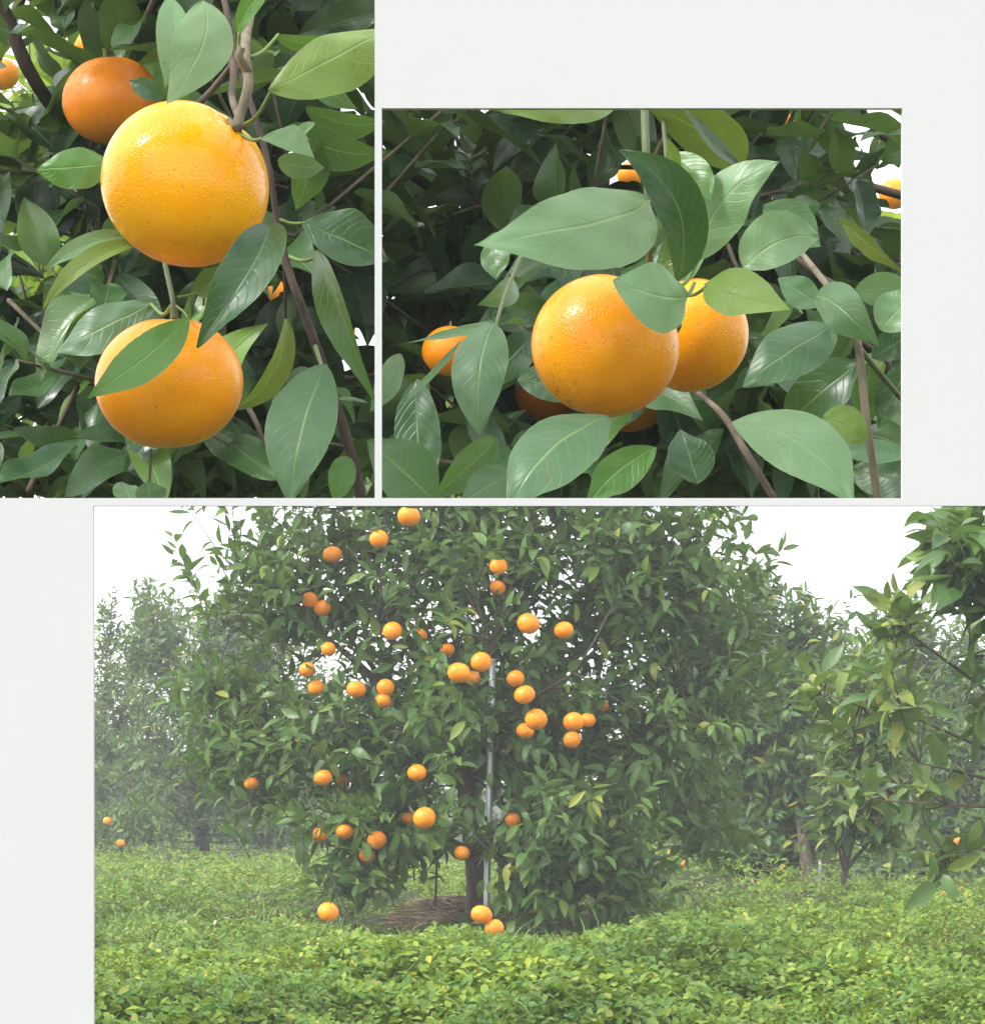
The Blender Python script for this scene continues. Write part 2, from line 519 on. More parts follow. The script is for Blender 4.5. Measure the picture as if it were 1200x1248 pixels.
# ------------------------------------------------------------------ leaf templates for tree crowns
def leaf_template(nu, curl, fold, twist, wid=0.42, nv=3):
    """unit leaf along +Y, normal +Z; returns verts, faces, uv"""
    V, U, Fc = [], [], []
    for i in range(nu + 1):
        t = i / nu
        w = wid * 0.5 * max(0.02, math.sin(math.pi * min(1, t ** 0.85)) ** 0.85)
        if t > 0.999: w = 0.004
        cz = -curl * t * t
        cy = t * (1 - 0.25 * abs(curl) * t)
        for k in range(nv):
            v = -1 + 2 * k / (nv - 1)
            x = v * w
            z = cz + fold * abs(v) * w + twist * v * w * t + (0.035 * v * v * math.sin(11 * t + 7 * curl + (1.5 if v > 0 else 0)) if nv > 3 else 0)
            V.append((x, cy, z))
            U.append((0.5 + 0.5 * v, t))
    for i in range(nu):
        for k in range(nv - 1):
            a = i * nv + k
            Fc.append((a, a + 1, a + nv + 1, a + nv))
    return np.array(V), np.array(Fc), np.array(U)


TM_MID = [leaf_template(5, c, f, tw, w) for c, f, tw, w in ((0.25, 0.35, 0.2, 0.36), (0.5, 0.25, -0.3, 0.40), (0.05, 0.5, 0.0, 0.33), (-0.15, 0.3, 0.3, 0.37), (0.4, 0.6, -0.2, 0.42))]
TM_LOW = [leaf_template(3, c, f, tw, w) for c, f, tw, w in ((0.25, 0.35, 0.2, 0.36), (0.5, 0.25, -0.3, 0.40), (0.05, 0.5, 0.0, 0.34), (-0.15, 0.3, 0.3, 0.38))]
TM_HI = [leaf_template(12, c, f, tw, w, 7) for c, f, tw, w in ((0.25, 0.35, 0.25, 0.42), (0.55, 0.25, -0.35, 0.46), (0.05, 0.5, 0.1, 0.40), (-0.2, 0.3, 0.35, 0.46), (0.4, 0.6, -0.25, 0.5))]
_tmpl_mesh = {}


def tmpl_mesh(tset, k, mat):
    key = (id(tset), k, mat.name)
    if key not in _tmpl_mesh:
        V, Fc, U = tset[k]
        me = bpy.data.meshes.new('leaf')
        me.from_pydata(V.tolist(), [], Fc.tolist())
        lay = me.uv_layers.new(name='UVMap')
        idx = np.empty(len(me.loops), dtype=np.int32)
        me.loops.foreach_get('vertex_index', idx)
        lay.data.foreach_set('uv', U[idx].astype(np.float32).ravel())
        me.polygons.foreach_set('use_smooth', [True] * len(me.polygons))
        me.materials.append(mat)
        _tmpl_mesh[key] = me
    return _tmpl_mesh[key]


def norm(a):
    return a / np.maximum(np.linalg.norm(a, axis=-1, keepdims=True), 1e-9)


def frames(dirs, ups):
    y = norm(dirs)
    x = norm(np.cross(y, ups))
    z = np.cross(x, y)
    return np.stack([x, y, z], axis=2)      # columns


def joined_leaves(name, pos, fr, size, k, tset, mat, parent):
    Vs, Fs, Us, off = [], [], [], 0
    for kk in range(len(tset)):
        sel = np.nonzero(k == kk)[0]
        if len(sel) == 0:
            continue
        V, Fc, U = tset[kk]
        W = np.einsum('nij,vj->nvi', fr[sel], V) * size[sel][:, None, None] + pos[sel][:, None, :]
        Vs.append(W.reshape(-1, 3))
        base = off + np.arange(len(sel))[:, None, None] * len(V)
        Fs.append((Fc[None] + base).reshape(-1, 4))
        Us.append(np.tile(U, (len(sel), 1)))
        off += len(sel) * len(V)
    V = np.concatenate(Vs)
    Fc = np.concatenate(Fs).astype(np.int32)
    U = np.concatenate(Us)
    return fast_quads(name, V, Fc, U, mat, parent)


def fast_quads(name, V, Fc, U, mat, parent):
    me = bpy.data.meshes.new(name)
    if parent is not None:
        V = V - np.array(root_off(parent))
    me.vertices.add(len(V))
    me.vertices.foreach_set('co', V.astype(np.float32).ravel())
    me.loops.add(Fc.size)
    me.loops.foreach_set('vertex_index', Fc.ravel())
    me.polygons.add(len(Fc))
    me.polygons.foreach_set('loop_start', np.arange(0, Fc.size, Fc.shape[1], dtype=np.int32))
    me.polygons.foreach_set('use_smooth', np.ones(len(Fc), dtype=bool))
    if U is not None:
        lay = me.uv_layers.new(name='UVMap')
        lay.data.foreach_set('uv', U[Fc.ravel()].astype(np.float32).ravel())
    me.update(calc_edges=True)
    me.validate()
    me.materials.append(mat)
    o = bpy.data.objects.new(name, me)
    link(o, parent)
    return o


def project(p):
    return np.stack([VX + p[:, 0] / p[:, 1] * F, HY - (p[:, 2] - CAM_Z) / p[:, 1] * F], 1)


FRUITS = []      # (px, py, d, r_px) of fruit on the main tree, filled below before its crown is grown


def crown(root, lobes, n_twigs, leaf_len, mat, limb_pts, window, tset=TM_MID, keep=None, twig_len=(0.10, 0.22), leaves_per=(6, 10), upness=0.35, n_parts=300, twig_mat=None, shell=0.45, droop=0.25, min_twig=0.0, twig_r=0.0016, upmix=0.75, sizevar=(0.65, 1.15), floor_row=None, max_lead=0.45):
    """lobes: (centre Vector, (rx, ry, rz), weight)"""
    w = np.array([l[2] for l in lobes], dtype=float)
    w /= w.sum()
    which = rng.choice(len(lobes), n_twigs, p=w)
    C = np.array([list(l[0]) for l in lobes])[which]
    R = np.array([l[1] for l in lobes])[which]
    u = norm(rng.normal(size=(n_twigs, 3)))
    rad = shell + (1 - shell) * rng.random(n_twigs) ** 0.6
    inner = rng.random(n_twigs) < 0.25
    rad = np.where(inner, rng.random(n_twigs) ** 0.5 * 0.7, rad) * (1 + 0.12 * rng.normal(size=n_twigs))
    tip = C + u * rad[:, None] * R
    mid = np.mean([list(l[0]) for l in lobes], axis=0)
    tdir = norm(norm(tip - C) * 0.6 + norm(tip - mid) * 0.4 + np.array([0, 0, upness]) + 0.4 * rng.normal(size=(n_twigs, 3)))
    tl = rng.uniform(*twig_len, n_twigs)
    base = tip - tdir * tl[:, None]
    # leaves along each twig
    nl = rng.integers(leaves_per[0], leaves_per[1] + 1, n_twigs)
    tid = np.repeat(np.arange(n_twigs), nl)
    order = np.concatenate([np.arange(a) for a in nl])
    frac = (order + 0.6) / nl[tid]
    a = rng.normal(size=(n_twigs, 3))
    e1 = norm(np.cross(tdir, a))
    e2 = np.cross(tdir, e1)
    phi = order * 2.4 + rng.random(n_twigs)[tid] * 6.28 + 0.3 * rng.normal(size=len(tid))
    radial = e1[tid] * np.cos(phi)[:, None] + e2[tid] * np.sin(phi)[:, None]
    ld = norm(radial * (1.0 - 0.35 * frac[:, None]) + tdir[tid] * (0.45 + 0.5 * frac[:, None]) + np.array([0, 0, -droop]) + 0.18 * rng.normal(size=(len(tid), 3)))
    pos = base[tid] + tdir[tid] * (tl[tid] * frac)[:, None] + radial * 0.004
    up = norm(np.array([0, 0, 1.0]) * upmix + tdir[tid] * 0.45 + 0.45 * rng.normal(size=(len(tid), 3)))
    size = leaf_len * rng.uniform(*sizevar, len(tid))
    fr = frames(ld, up)
    k = rng.integers(0, len(tset), len(tid))
    if floor_row is not None:
        # foliage that would hang lower than the canopy's skirt is lifted into it
        for kk in range(len(tset)):
            sel = np.nonzero(k == kk)[0]
            W = np.einsum('nij,vj->nvi', fr[sel], tset[kk][0]) * size[sel][:, None, None] + pos[sel][:, None, :]
            row = (HY - (W[..., 2] - CAM_Z) / W[..., 1] * F).max(axis=1)
            over = np.maximum(0, row - floor_row)
            over = np.where(over > 0, over * 1.06 + rng.random(len(sel)) ** 5 * 60, 0)
            pos[sel, 2] += over * pos[sel, 1] / F
    ok = np.ones(len(tid), dtype=bool)
    if keep is not None:
        ok &= keep(pos, pos + ld * size[:, None], size)
    g = ground_z(pos[:, 0], pos[:, 1])
    ok &= np.minimum(pos[:, 2], (pos + ld * size[:, None])[:, 2]) > g + 0.03
    pos, ld, fr, size, k, tid = pos[ok], ld[ok], fr[ok], size[ok], k[ok], tid[ok]
    # the leaves that show largest stay separate objects
    cen = pos + ld * size[:, None] * 0.5
    pr = project(cen)
    inside = (pr[:, 0] > window[0]) & (pr[:, 0] < window[2]) & (pr[:, 1] > window[1]) & (pr[:, 1] < window[3])
    facing = np.abs(fr[:, 1, 2])
    score = size / cen[:, 1] * (0.3 + facing)
    # nearest first: a leaf in the front layer of its neighbourhood
    cell = (pr[:, 0] // 9).astype(int) * 4000 + (pr[:, 1] // 9).astype(int)
    front = np.zeros(len(pos), dtype=bool)
    o = np.lexsort((cen[:, 1], cell))
    first = np.ones(len(o), dtype=bool)
    first[1:] = cell[o][1:] != cell[o][:-1]
    front[o[first]] = True
    score = np.where(inside & front, score, np.where(inside, score * 0.2, -1))
    pick = np.argsort(-score)[:n_parts]
    pick = pick[score[pick] > 0]
    sep = np.zeros(len(pos), dtype=bool)
    sep[pick] = True
    ro = np.array(root_off(root))
    for i in pick:
        ob = bpy.data.objects.new('leaf', tmpl_mesh(tset, int(k[i]), mat))
        mm = np.eye(4)
        mm[:3, :3] = fr[i] * size[i]
        mm[:3, 3] = pos[i] - ro
        COL.objects.link(ob)
        ob.parent = root
        ob.matrix_local = Matrix(mm.tolist())
    rest = ~sep
    if rest.any():
        f = joined_leaves('foliage', pos[rest], fr[rest], size[rest], k[rest], tset, mat, root)
        f['kind'] = 'stuff'
    # twigs, each led back to the nearest limb point
    lp = np.array(limb_pts)
    used = np.unique(tid)
    tw = used[rng.random(len(used)) > min_twig]
    if keep is not None and len(tw):
        tw = tw[keep(base[tw], tip[tw], np.full(len(tw), 0.02))]
    Vt, Ft, off = [], [], 0
    for i in tw:
        b = base[i]
        dd = np.linalg.norm(lp - b, axis=1) + np.maximum(0, lp[:, 2] - b[2]) * 0.5
        j = int(np.argmin(dd))
        q = lp[j]
        m1 = (b * 0.6 + q * 0.4) + np.array([0, 0, -0.04]) * dd[j]
        pts = [q, m1, b, tip[i] - tdir[i] * tl[i] * 0.1]
        rr = [twig_r * 2.2, twig_r * 1.7, twig_r * 1.2, twig_r * 0.6]
        if dd[j] > max_lead:
            pts, rr = pts[2:], rr[2:]
        if floor_row is not None and max(project(np.array([list(x) for x in pts]))[:, 1]) > floor_row:
            continue
        if keep is not None:
            q3 = np.array([list(x) for x in pts])
            q3 = np.concatenate([q3[:-1], (q3[:-1] + q3[1:]) / 2, q3[1:]])
            if not keep(q3[:-1], q3[1:], np.full(len(q3) - 1, 0.004)).all():
                continue
        v, f = tube(pts, rr, 4)
        Vt.extend(v)
        Ft.extend([tuple(x + off for x in ff) for ff in f])
        off += len(v)
    if Vt:
        t = mesh_obj('twigs', Vt, Ft, twig_mat or M['twig_far'], root)
        t['kind'] = 'stuff'


def limbs_to(root, start, targets, r0, mat, sag=0.12, name='branch', sides=7, lead=None):
    """curved limbs from start to each target; returns sample points"""
    pts_all = []
    start = Vector(start)
    for t in targets:
        t = Vector(t)
        m = start.lerp(t, 0.45) + Vector((random.uniform(-.06, .06), random.uniform(-.06, .06), sag * (t - start).length * random.uniform(0.2, 1.0)))
        pts = spline([start, m, t], 10)
        rr = [r0 * (1 - 0.85 * j / 10) * (1 + 0.1 * math.sin(j * 1.7)) for j in range(11)]
        v, f = tube(pts, rr, sides, 0.15)
        mesh_obj(name, v, f, mat, root)
        pts_all.extend([list(p) for p in pts])
    return pts_all


def trunk(root, pts, radii, mat, sides=10):
    sp = spline(pts, 14)
    rr = lerp_list(radii, 14)
    v, f = tube(sp, rr, sides, 0.18)
    mesh_obj('trunk', v, f, mat, root)
    return [list(p) for p in sp]


def lobe(px, py, d, rx, ry, rd, w=None):
    s = d / F
    return (P(px, py, d), (rx * s, rd, ry * s), w if w else rx * ry)


# ------------------------------------------------------------------ fruit
_fruit_mesh = {}


def fruit_mesh(key, mat, seg, ring, oblate, seed, navel=0.03, dimple=0.06):
    kk = (key, mat.name)
    if kk in _fruit_mesh:
        return _fruit_mesh[kk]
    r_ = random.Random(seed)
    ph = [r_.uniform(0, 6.28) for _ in range(6)]
    V, Fc = [], []
    for j in range(ring + 1):
        th = math.pi * j / ring
        for i in range(seg):
            a = 2 * math.pi * i / seg
            r = 1.0 + 0.022 * math.sin(a + ph[5]) * math.cos(th * 0.8 + ph[1]) + 0.012 * math.sin(3 * a + ph[0]) * math.sin(th) + 0.008 * math.sin(5 * a + ph[1]) * math.sin(2 * th + ph[2]) + 0.012 * math.sin(2 * a + ph[3]) * math.sin(th)
            z = oblate * math.cos(th) * r
            rr = math.sin(th) * r
            if th < 0.5:
                z -= dimple * (1 - th / 0.5) ** 2 * (1 + 0.25 * math.sin(7 * a + ph[4]))
            if th > math.pi - 0.45:
                z += navel * (1 - (math.pi - th) / 0.45) ** 2
            V.append((rr * math.cos(a), rr * math.sin(a), z))
    for j in range(ring):
        for i in range(seg):
            i2 = (i + 1) % seg
            Fc.append((j * seg + i, (j + 1) * seg + i, (j + 1) * seg + i2, j * seg + i2))
    me = bpy.data.meshes.new('peel')
    me.from_pydata(V, [], Fc)
    me.polygons.foreach_set('use_smooth', [True] * len(me.polygons))
    me.materials.append(mat)
    import bmesh
    bm = bmesh.new()
    bm.from_mesh(me)
    bmesh.ops.remove_doubles(bm, verts=bm.verts, dist=1e-4)
    bm.to_mesh(me)
    bm.free()
    _fruit_mesh[kk] = me
    return me


def calyx_mesh():
    if 'calyx' in _fruit_mesh:
        return _fruit_mesh['calyx']
    V, Fc = [(0, 0, 0.05)], []
    n = 10
    for i in range(n):
        a = 2 * math.pi * i / n
        r = 0.16 if i % 2 == 0 else 0.085
        V.append((r * math.cos(a), r * math.sin(a), -0.005 if i % 2 == 0 else 0.02))
    for i in range(n):
        Fc.append((0, 1 + i, 1 + (i + 1) % n))
    # short stalk
    b = len(V)
    for z, r in ((0.02, 0.045), (0.22, 0.038)):
        for i in range(6):
            a = 2 * math.pi * i / 6
            V.append((r * math.cos(a), r * math.sin(a), z))
    for i in range(6):
        Fc.append((b + i, b + (i + 1) % 6, b + 6 + (i + 1) % 6, b + 6 + i))
    Fc.append(tuple(b + 6 + i for i in range(6)))
    me = bpy.data.meshes.new('calyx')
    me.from_pydata(V, [], Fc)
    me.materials.append(M['calyx'])
    _fruit_mesh['calyx'] = me
    return me


def orange(px, py, d, rpx, label, group, mat='peel_far', axis=(0, 0, 1), key='far0', seg=28, ring=18, oblate=0.9, seed=1, calyx=True):
    c = P(px, py, d)
    R = rpx * d / F
    ax = Vector(axis).normalized()
    root = thing('orange_fruit', label, 'orange', c, group)
    o = bpy.data.objects.new('peel', fruit_mesh(key, M[mat], seg, ring, oblate, seed))
    link(o, root)
    q = Vector((0, 0, 1)).rotation_difference(ax)
    o.rotation_mode = 'QUATERNION'
    o.rotation_quaternion = q @ Quaternion((0, 0, 1), random.uniform(0, 6.28))
    o.scale = (R, R, R)
    if calyx:
        k = bpy.data.objects.new('calyx', calyx_mesh())
        link(k, root)
        k.rotation_mode = 'QUATERNION'
        k.rotation_quaternion = q
        k.scale = (R, R, R)
        k.location = ax * (R * (oblate - 0.065))
    return root


# ------------------------------------------------------------------ close-up leaves
def big_leaf(root, base, tip, wpx, mat, roll=0.0, bend=0.0, curl=0.0, fold=0.15, tipsharp=1.0, wave=0.03, petiole=None, pm='petiole', tilt=0.0, nibble=0.0):
    """base, tip: (px, py, d); wpx: full width in pixels at the mean depth; roll in degrees turns the blade about its midrib;
    bend: sideways bow, curl: bow towards the viewer, both as a share of the length"""
    p0, p1 = P(*base), P(*tip)
    d = 0.5 * (base[2] + tip[2])
    W = wpx * d / F
    yv = p1 - p0
    Ln = yv.length
    yv.normalize()
    c = (cam.location - p0.lerp(p1, 0.5)).normalized()
    n = (c - yv * c.dot(yv)).normalized()
    n = Quaternion(yv, math.radians(roll)) @ n
    s = yv.cross(n)
    ctrl = p0.lerp(p1, 0.5) + s * (bend * Ln * 2) + n * (curl * Ln * 3)
    nu, nv = 26, 9
    ph = random.uniform(0, 6.28)
    fq = random.uniform(6, 13)
    pa, pbx = random.uniform(0.78, 1.0), random.uniform(0.66, 0.86)
    asym = random.uniform(0.88, 1.12)
    rec = random.uniform(0.05, 0.45)
    V, U, Fc = [], [], []
    for i in range(nu + 1):
        t = i / nu
        cpt = p0 * (1 - t) ** 2 + ctrl * (2 * t * (1 - t)) + p1 * t * t
        tg = ((ctrl - p0) * (1 - t) + (p1 - ctrl) * t).normalized()
        ss = tg.cross(n).normalized()
        nn = ss.cross(tg).normalized()
        pr = max(0.0, math.sin(math.pi * t ** pa)) ** pbx
        if t > 0.72:
            pr *= 1 - 0.42 * tipsharp * ((t - 0.72) / 0.28) ** 1.2 * (1 - (t - 0.72) / 0.28 * 0.4)
        hw = max(W * 0.5 * pr, W * 0.012)
        for k in range(nv):
            v = -1 + 2 * k / (nv - 1)
            e = 1 + (random.uniform(-0.009, 0.009) + 0.005 * (-1) ** i if abs(v) > 0.99 else 0)
            if nibble and v > 0.6 and 0.55 < t < 0.7:
                e *= 1 - nibble
            z = fold * abs(v) ** 1.3 * hw + wave * W * v * v * math.sin(fq * t + ph + (1.3 if v > 0 else 0)) * pr
            z += 0.016 * W * math.cos(v * 5 + ph) * math.sin(t * 19 + ph) + 0.05 * W * math.sin(t * 4.1 + ph) * v * (1 - abs(v) * 0.4)
            V.append(cpt + ss * (v * hw * e * (asym if v > 0 else 2 - asym)) + nn * (z - rec * Ln * max(0.0, t - 0.5) ** 2))
            U.append((0.5 + 0.5 * v, t))
    for i in range(nu):
        for k in range(nv - 1):
            a = i * nv + k
            Fc.append((a, a + 1, a + nv + 1, a + nv))
    o = mesh_obj('leaf', [tuple(v) for v in V], Fc, M[mat], root, uv=U, origin=tuple(p0))
    if petiole is not None:
        q = P(*petiole)
        sag = Vector((0, 0, -0.12 * (q - p0).length))
        pts = spline([q, q.lerp(p0, 0.55) + sag, p0 + yv * Ln * 0.04], 8)
        v, f = tube(pts, lerp_list([0.0011, 0.0009, 0.0009], 8), 7)
        mesh_obj('petiole', v, f, M[pm], o)
    return o


def stem(root, pts, rpx, mat, name='stem', sides=10, n=22, jit=0.12):
    p3 = [P(*p) for p in pts]
    sp = spline(p3, n)
    dm = sum(p[2] for p in pts) / len(pts)
    rr = [r * dm / F for r in lerp_list(rpx, n)]
    v, f = tube(sp, rr, sides, jit)
    return mesh_obj(name, v, f, M[mat], root)

# ================================================================== the orchard beyond the wide opening
WIN_B = (114, 616, 1200, 1248)
GF = 'oranges on the main tree'
MAIN_FRUIT = [
    (498, 629, 14, 'topmost orange of the main tree, hanging near the upper edge'),
    (462, 657, 12, 'orange just below and left of the topmost one on the main tree'),
    (405, 676, 12, 'shaded orange among thin twigs at the upper left of the crown'),
    (378, 731, 10, 'left orange of the shaded pair at the crown\'s upper left'),
    (393, 741, 11, 'right orange of the shaded pair at the crown\'s upper left'),
    (478, 769, 12, 'orange hanging alone at mid height left of the crown\'s centre'),
    (512, 774, 9, 'orange half hidden behind leaves right of the lone mid-height one'),
    (400, 791, 9, 'half hidden orange above the left-hand leaf cluster'),
    (374, 816, 10, 'half hidden orange just above the leftmost bright orange'),
    (385, 838, 10, 'leftmost bright orange of the row at mid height'),
    (434, 840, 12, 'bright orange in the mid-height row with a leaf below it'),
    (470, 838, 11, 'upper orange of the stacked pair in the mid-height row'),
    (467, 854, 10, 'lower orange of the stacked pair in the mid-height row'),
    (644, 760, 14, 'large bright orange hanging alone right of the crown\'s centre'),
    (687, 768, 12, 'smaller orange right of the large lone one'),
    (586, 807, 13, 'upper right orange of the trio above the steel pole'),
    (559, 820, 14, 'front left orange of the trio above the steel pole'),
    (576, 826, 9, 'rear orange of the trio above the steel pole'),
    (545, 792, 9, 'leaf-covered orange just above the trio by the pole'),
    (607, 690, 11, 'upper of two leaf-striped oranges high in the crown\'s centre'),
    (606, 716, 10, 'lower of two leaf-striped oranges high in the crown\'s centre'),
    (628, 827, 11, 'leaf-covered orange at the top of the column right of the pole'),
    (639, 847, 13, 'round orange in the middle of the column right of the pole'),
    (653, 877, 14, 'large orange near the foot of the column right of the pole'),
    (640, 891, 11, 'orange tucked under the large one right of the pole'),
    (699, 880, 13, 'left orange of the leafy cluster at the right of the crown'),
    (716, 878, 10, 'right orange of the leafy cluster at the right of the crown'),
    (697, 902, 11, 'orange hanging below the leafy cluster at the right'),
    (394, 948, 11, 'orange with a leaf across it at the lower left of the crown'),
    (417, 951, 8, 'small sliver of orange behind leaves at the lower left'),
    (508, 942, 12, 'orange beside the pale leaf left of the trunk'),
    (517, 997, 14, 'large orange with dull patch left of the trunk'),
    (498, 998, 9, 'smaller orange behind the large dull-patched one'),
    (389, 1018, 10, 'twig-crossed orange at the left of the low cluster'),
    (420, 1014, 11, 'upper orange of the low left cluster'),
    (459, 1024, 12, 'brightest orange of the low left cluster, at its right'),
    (447, 1043, 10, 'lowest orange of the low left cluster'),
    (400, 1112, 13, 'orange hanging lowest on the left, just above the ground cover'),
    (587, 1115, 13, 'upper orange of the pair at the trunk\'s foot'),
    (602, 1132, 12, 'lower orange of the pair resting at the trunk\'s foot'),
    (563, 1040, 10, 'half hidden orange right beside the trunk'),
    (625, 1000, 10, 'leaf-striped orange low and right of the pole'),
    (306, 955, 9, 'half hidden orange at the far left tip of the crown'),
    (735, 861, 7, 'tiny glimpse of orange at the crown\'s right'),
]
HIDDEN = {512, 400, 374, 545, 607, 606, 628, 699, 716, 417, 389, 563, 625, 306, 735, 394}
fr_rng = random.Random(5)
for i, (px, py, r, lab) in enumerate(MAIN_FRUIT):
    d = 10.62 + (14 - r) * 0.09 + fr_rng.uniform(0, 0.12)
    if px in (405, 378, 393): d = 11.3
    if py > 1100: d = 9.9 if px < 500 else 9.9
    ax = (fr_rng.uniform(-.35, .35), fr_rng.uniform(-.35, .25), 1)
    orange(px, py, d, r, lab, GF, key='far%d' % (i % 4), seed=i % 4 + 3, oblate=(0.88, 0.92, 0.86, 0.95)[i % 4], axis=ax)
    FRUITS.append((px, py, d, r, px in HIDDEN))


def keep_fruit(pos, tip, size):
    """few leaves hang straight in front of the fruit"""
    cen = (pos + tip) / 2
    a, b, c = project(pos), project(tip), project(cen)
    ok = np.ones(len(pos), dtype=bool)
    lucky = rng.random(len(pos))
    for px, py, d, r, hid in FRUITS:
        near = np.zeros(len(pos), dtype=bool)
        for q in (a, b, c, (a + c) / 2, (b + c) / 2):
            near |= (q[:, 0] - px) ** 2 + (q[:, 1] - py) ** 2 < (r + 4.5) ** 2
        ok &= ~(near & (cen[:, 1] < d + 0.02) & (lucky > (0.3 if hid else 0.09)))
    # the pole and the trunk show between the leaves here
    for x0, y0, x1, y1, d in ((594, 806, 606, 842, 11.2), (591, 905, 604, 995, 11.2), (588, 1052, 603, 1100, 11.2), (560, 940, 588, 968, 11.4), (573, 1062, 592, 1128, 11.4), (500, 1085, 575, 1132, 12.2)):
        for q in (a, b, c, (a + c) / 2, (b + c) / 2):
            ok &= ~((q[:, 0] > x0 - 3) & (q[:, 0] < x1 + 3) & (q[:, 1] > y0 - 3) & (q[:, 1] < y1 + 3) & (cen[:, 1] < d) & (lucky > 0.06))
    return ok


# ---- main tree
TD = 11.5
main = thing('orange_tree', 'large orange tree laden with fruit, in the middle of the wide opening', 'tree', P(583, 1134, TD))
base = P(583, 1140, TD)
base.z = float(ground_z(base.x, base.y)) - 0.03
lp = trunk(main, [base, P(580, 1060, TD), P(570, 985, TD + .02), P(566, 930, TD + .03)], [0.047, 0.038, 0.034, 0.032], M['bark'])
fork = P(568, 950, TD + .02)
tg = [P(540, 700, 11.6), P(460, 760, 11.2), P(380, 720, 11.4), P(290, 700, 11.5), P(640, 690, 11.7), P(740, 690, 11.4), P(850, 680, 11.6), P(820, 830, 11.4),
      P(700, 820, 11.0), P(600, 780, 11.0), P(420, 880, 11.1), P(330, 900, 11.4), P(560, 600, 11.5), P(660, 590, 11.5), P(430, 620, 11.5), P(870, 900, 11.9), P(520, 850, 12.0), P(660, 850, 12.1)]
lp += limbs_to(main, fork, tg, 0.020, M['bark'])
low = P(578, 1040, TD)
lp += limbs_to(main, low, [P(440, 1010, 11.1), P(400, 1060, 10.9), P(690, 1010, 11.0), P(760, 1050, 11.2), P(620, 1060, 10.9)], 0.012, M['bark'], sag=0.2)
lobes = [lobe(560, 790, 11.5, 230, 190, 0.75), lobe(370, 700, 11.45, 110, 80, 0.35, 7500), lobe(560, 600, 11.5, 310, 120, 0.7, 42000), lobe(790, 690, 11.5, 140, 105, 0.5, 15000),
         lobe(390, 910, 11.2, 125, 105, 0.45), lobe(450, 1010, 11.05, 105, 62, 0.35, 9500), lobe(680, 1000, 11.05, 130, 85, 0.4, 14000), lobe(800, 880, 11.5, 140, 140, 0.55), lobe(860, 790, 11.8, 95, 100, 0.4, 8000), lobe(850, 990, 11.9, 90, 75, 0.35, 6000), lobe(785, 1060, 11.3, 70, 38, 0.25, 2800), lobe(700, 1075, 11.0, 80, 30, 0.22, 2600),
         lobe(580, 890, 11.35, 190, 90, 0.6), lobe(620, 1070, 11.0, 55, 32, 0.2, 2200), lobe(740, 1045, 11.2, 75, 40, 0.3, 4000), lobe(430, 1068, 10.95, 60, 28, 0.2, 2200), lobe(655, 1092, 10.95, 60, 22, 0.2, 1800), lobe(770, 1088, 11.1, 70, 24, 0.25, 2200), lobe(290, 905, 11.4, 100, 65, 0.35, 6000), lobe(270, 830, 11.5, 75, 45, 0.3, 3000)]
crown(main, lobes, 1900, 0.079, M['leaf'], lp, WIN_B, keep=keep_fruit, shell=0.5)
# long leafy shoots that break the outline
crown(main, [lobe(300, 690, 11.45, 110, 75, 0.3, 9000), lobe(250, 850, 11.5, 60, 60, 0.3, 4000), lobe(270, 930, 11.4, 65, 50, 0.3, 3000), lobe(850, 680, 11.6, 95, 70, 0.35, 8000), lobe(900, 800, 11.8, 70, 80, 0.3, 5000), lobe(820, 620, 11.5, 110, 50, 0.3, 5000), lobe(560, 560, 11.5, 330, 90, 0.5, 8000)],
      130, 0.076, M['leaf'], lp, WIN_B, keep=keep_fruit, shell=0.75, twig_len=(0.28, 0.48), leaves_per=(11, 18), upness=0.7, n_parts=0, droop=0.1)

# ---- trees behind, left
def small_tree(label, lobes, trunk_pts, trunk_r, n, leaf_len, mat, group, limb_targets, tset=TM_LOW, keep=None, bark='bark', **kw):
    p0 = P(*trunk_pts[0])
    p0.z = float(ground_z(p0.x, p0.y)) - 0.03
    t = thing('orange_tree', label, 'tree', p0, group)
    pts = [p0] + [P(*q) for q in trunk_pts[1:]]
    l = trunk(t, pts, trunk_r, M[bark], 8)
    l += limbs_to(t, pts[-1], [P(*q) for q in limb_targets], trunk_r[-1] * 0.6, M[bark], sides=5)
    crown(t, lobes, n, leaf_len, M[mat], l, WIN_B, tset=tset, keep=keep, **kw)
    return t


GT = 'orchard trees around the main tree'
small_tree('dark trunked tree standing behind the left side of the main tree', [lobe(240, 860, 21.5, 115, 135, 0.7), lobe(185, 770, 21.5, 48, 75, 0.3), lobe(300, 780, 21.6, 90, 85, 0.5), lobe(330, 930, 21.5, 90, 85, .5), lobe(215, 960, 21.3, 80, 50, 0.4), lobe(165, 1005, 21.0, 85, 30, 0.4, 3500), lobe(330, 1005, 21.2, 85, 32, 0.4, 4000)],
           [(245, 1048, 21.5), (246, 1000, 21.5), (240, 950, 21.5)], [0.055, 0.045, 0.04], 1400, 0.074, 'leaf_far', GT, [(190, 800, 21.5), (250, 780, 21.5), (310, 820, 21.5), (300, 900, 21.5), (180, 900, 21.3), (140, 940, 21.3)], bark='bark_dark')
small_tree('spiky tree at the left edge with tall shoots against the sky', [lobe(142, 880, 24.5, 60, 130, 0.6), lobe(130, 760, 24.5, 17, 62, 0.15, 900), lobe(178, 740, 24.5, 16, 46, 0.15, 700), lobe(205, 760, 24.6, 18, 50, .2, 800), lobe(115, 930, 24.0, 60, 80, 0.5)],
           [(120, 1045, 24.5), (125, 990, 24.5), (132, 940, 24.5)], [0.06, 0.05, 0.045], 620, 0.072, 'leaf_far', GT, [(130, 800, 24.5), (165, 810, 24.5), (180, 780, 24.5), (110, 900, 24.4)], bark='bark_dark', upness=0.9)
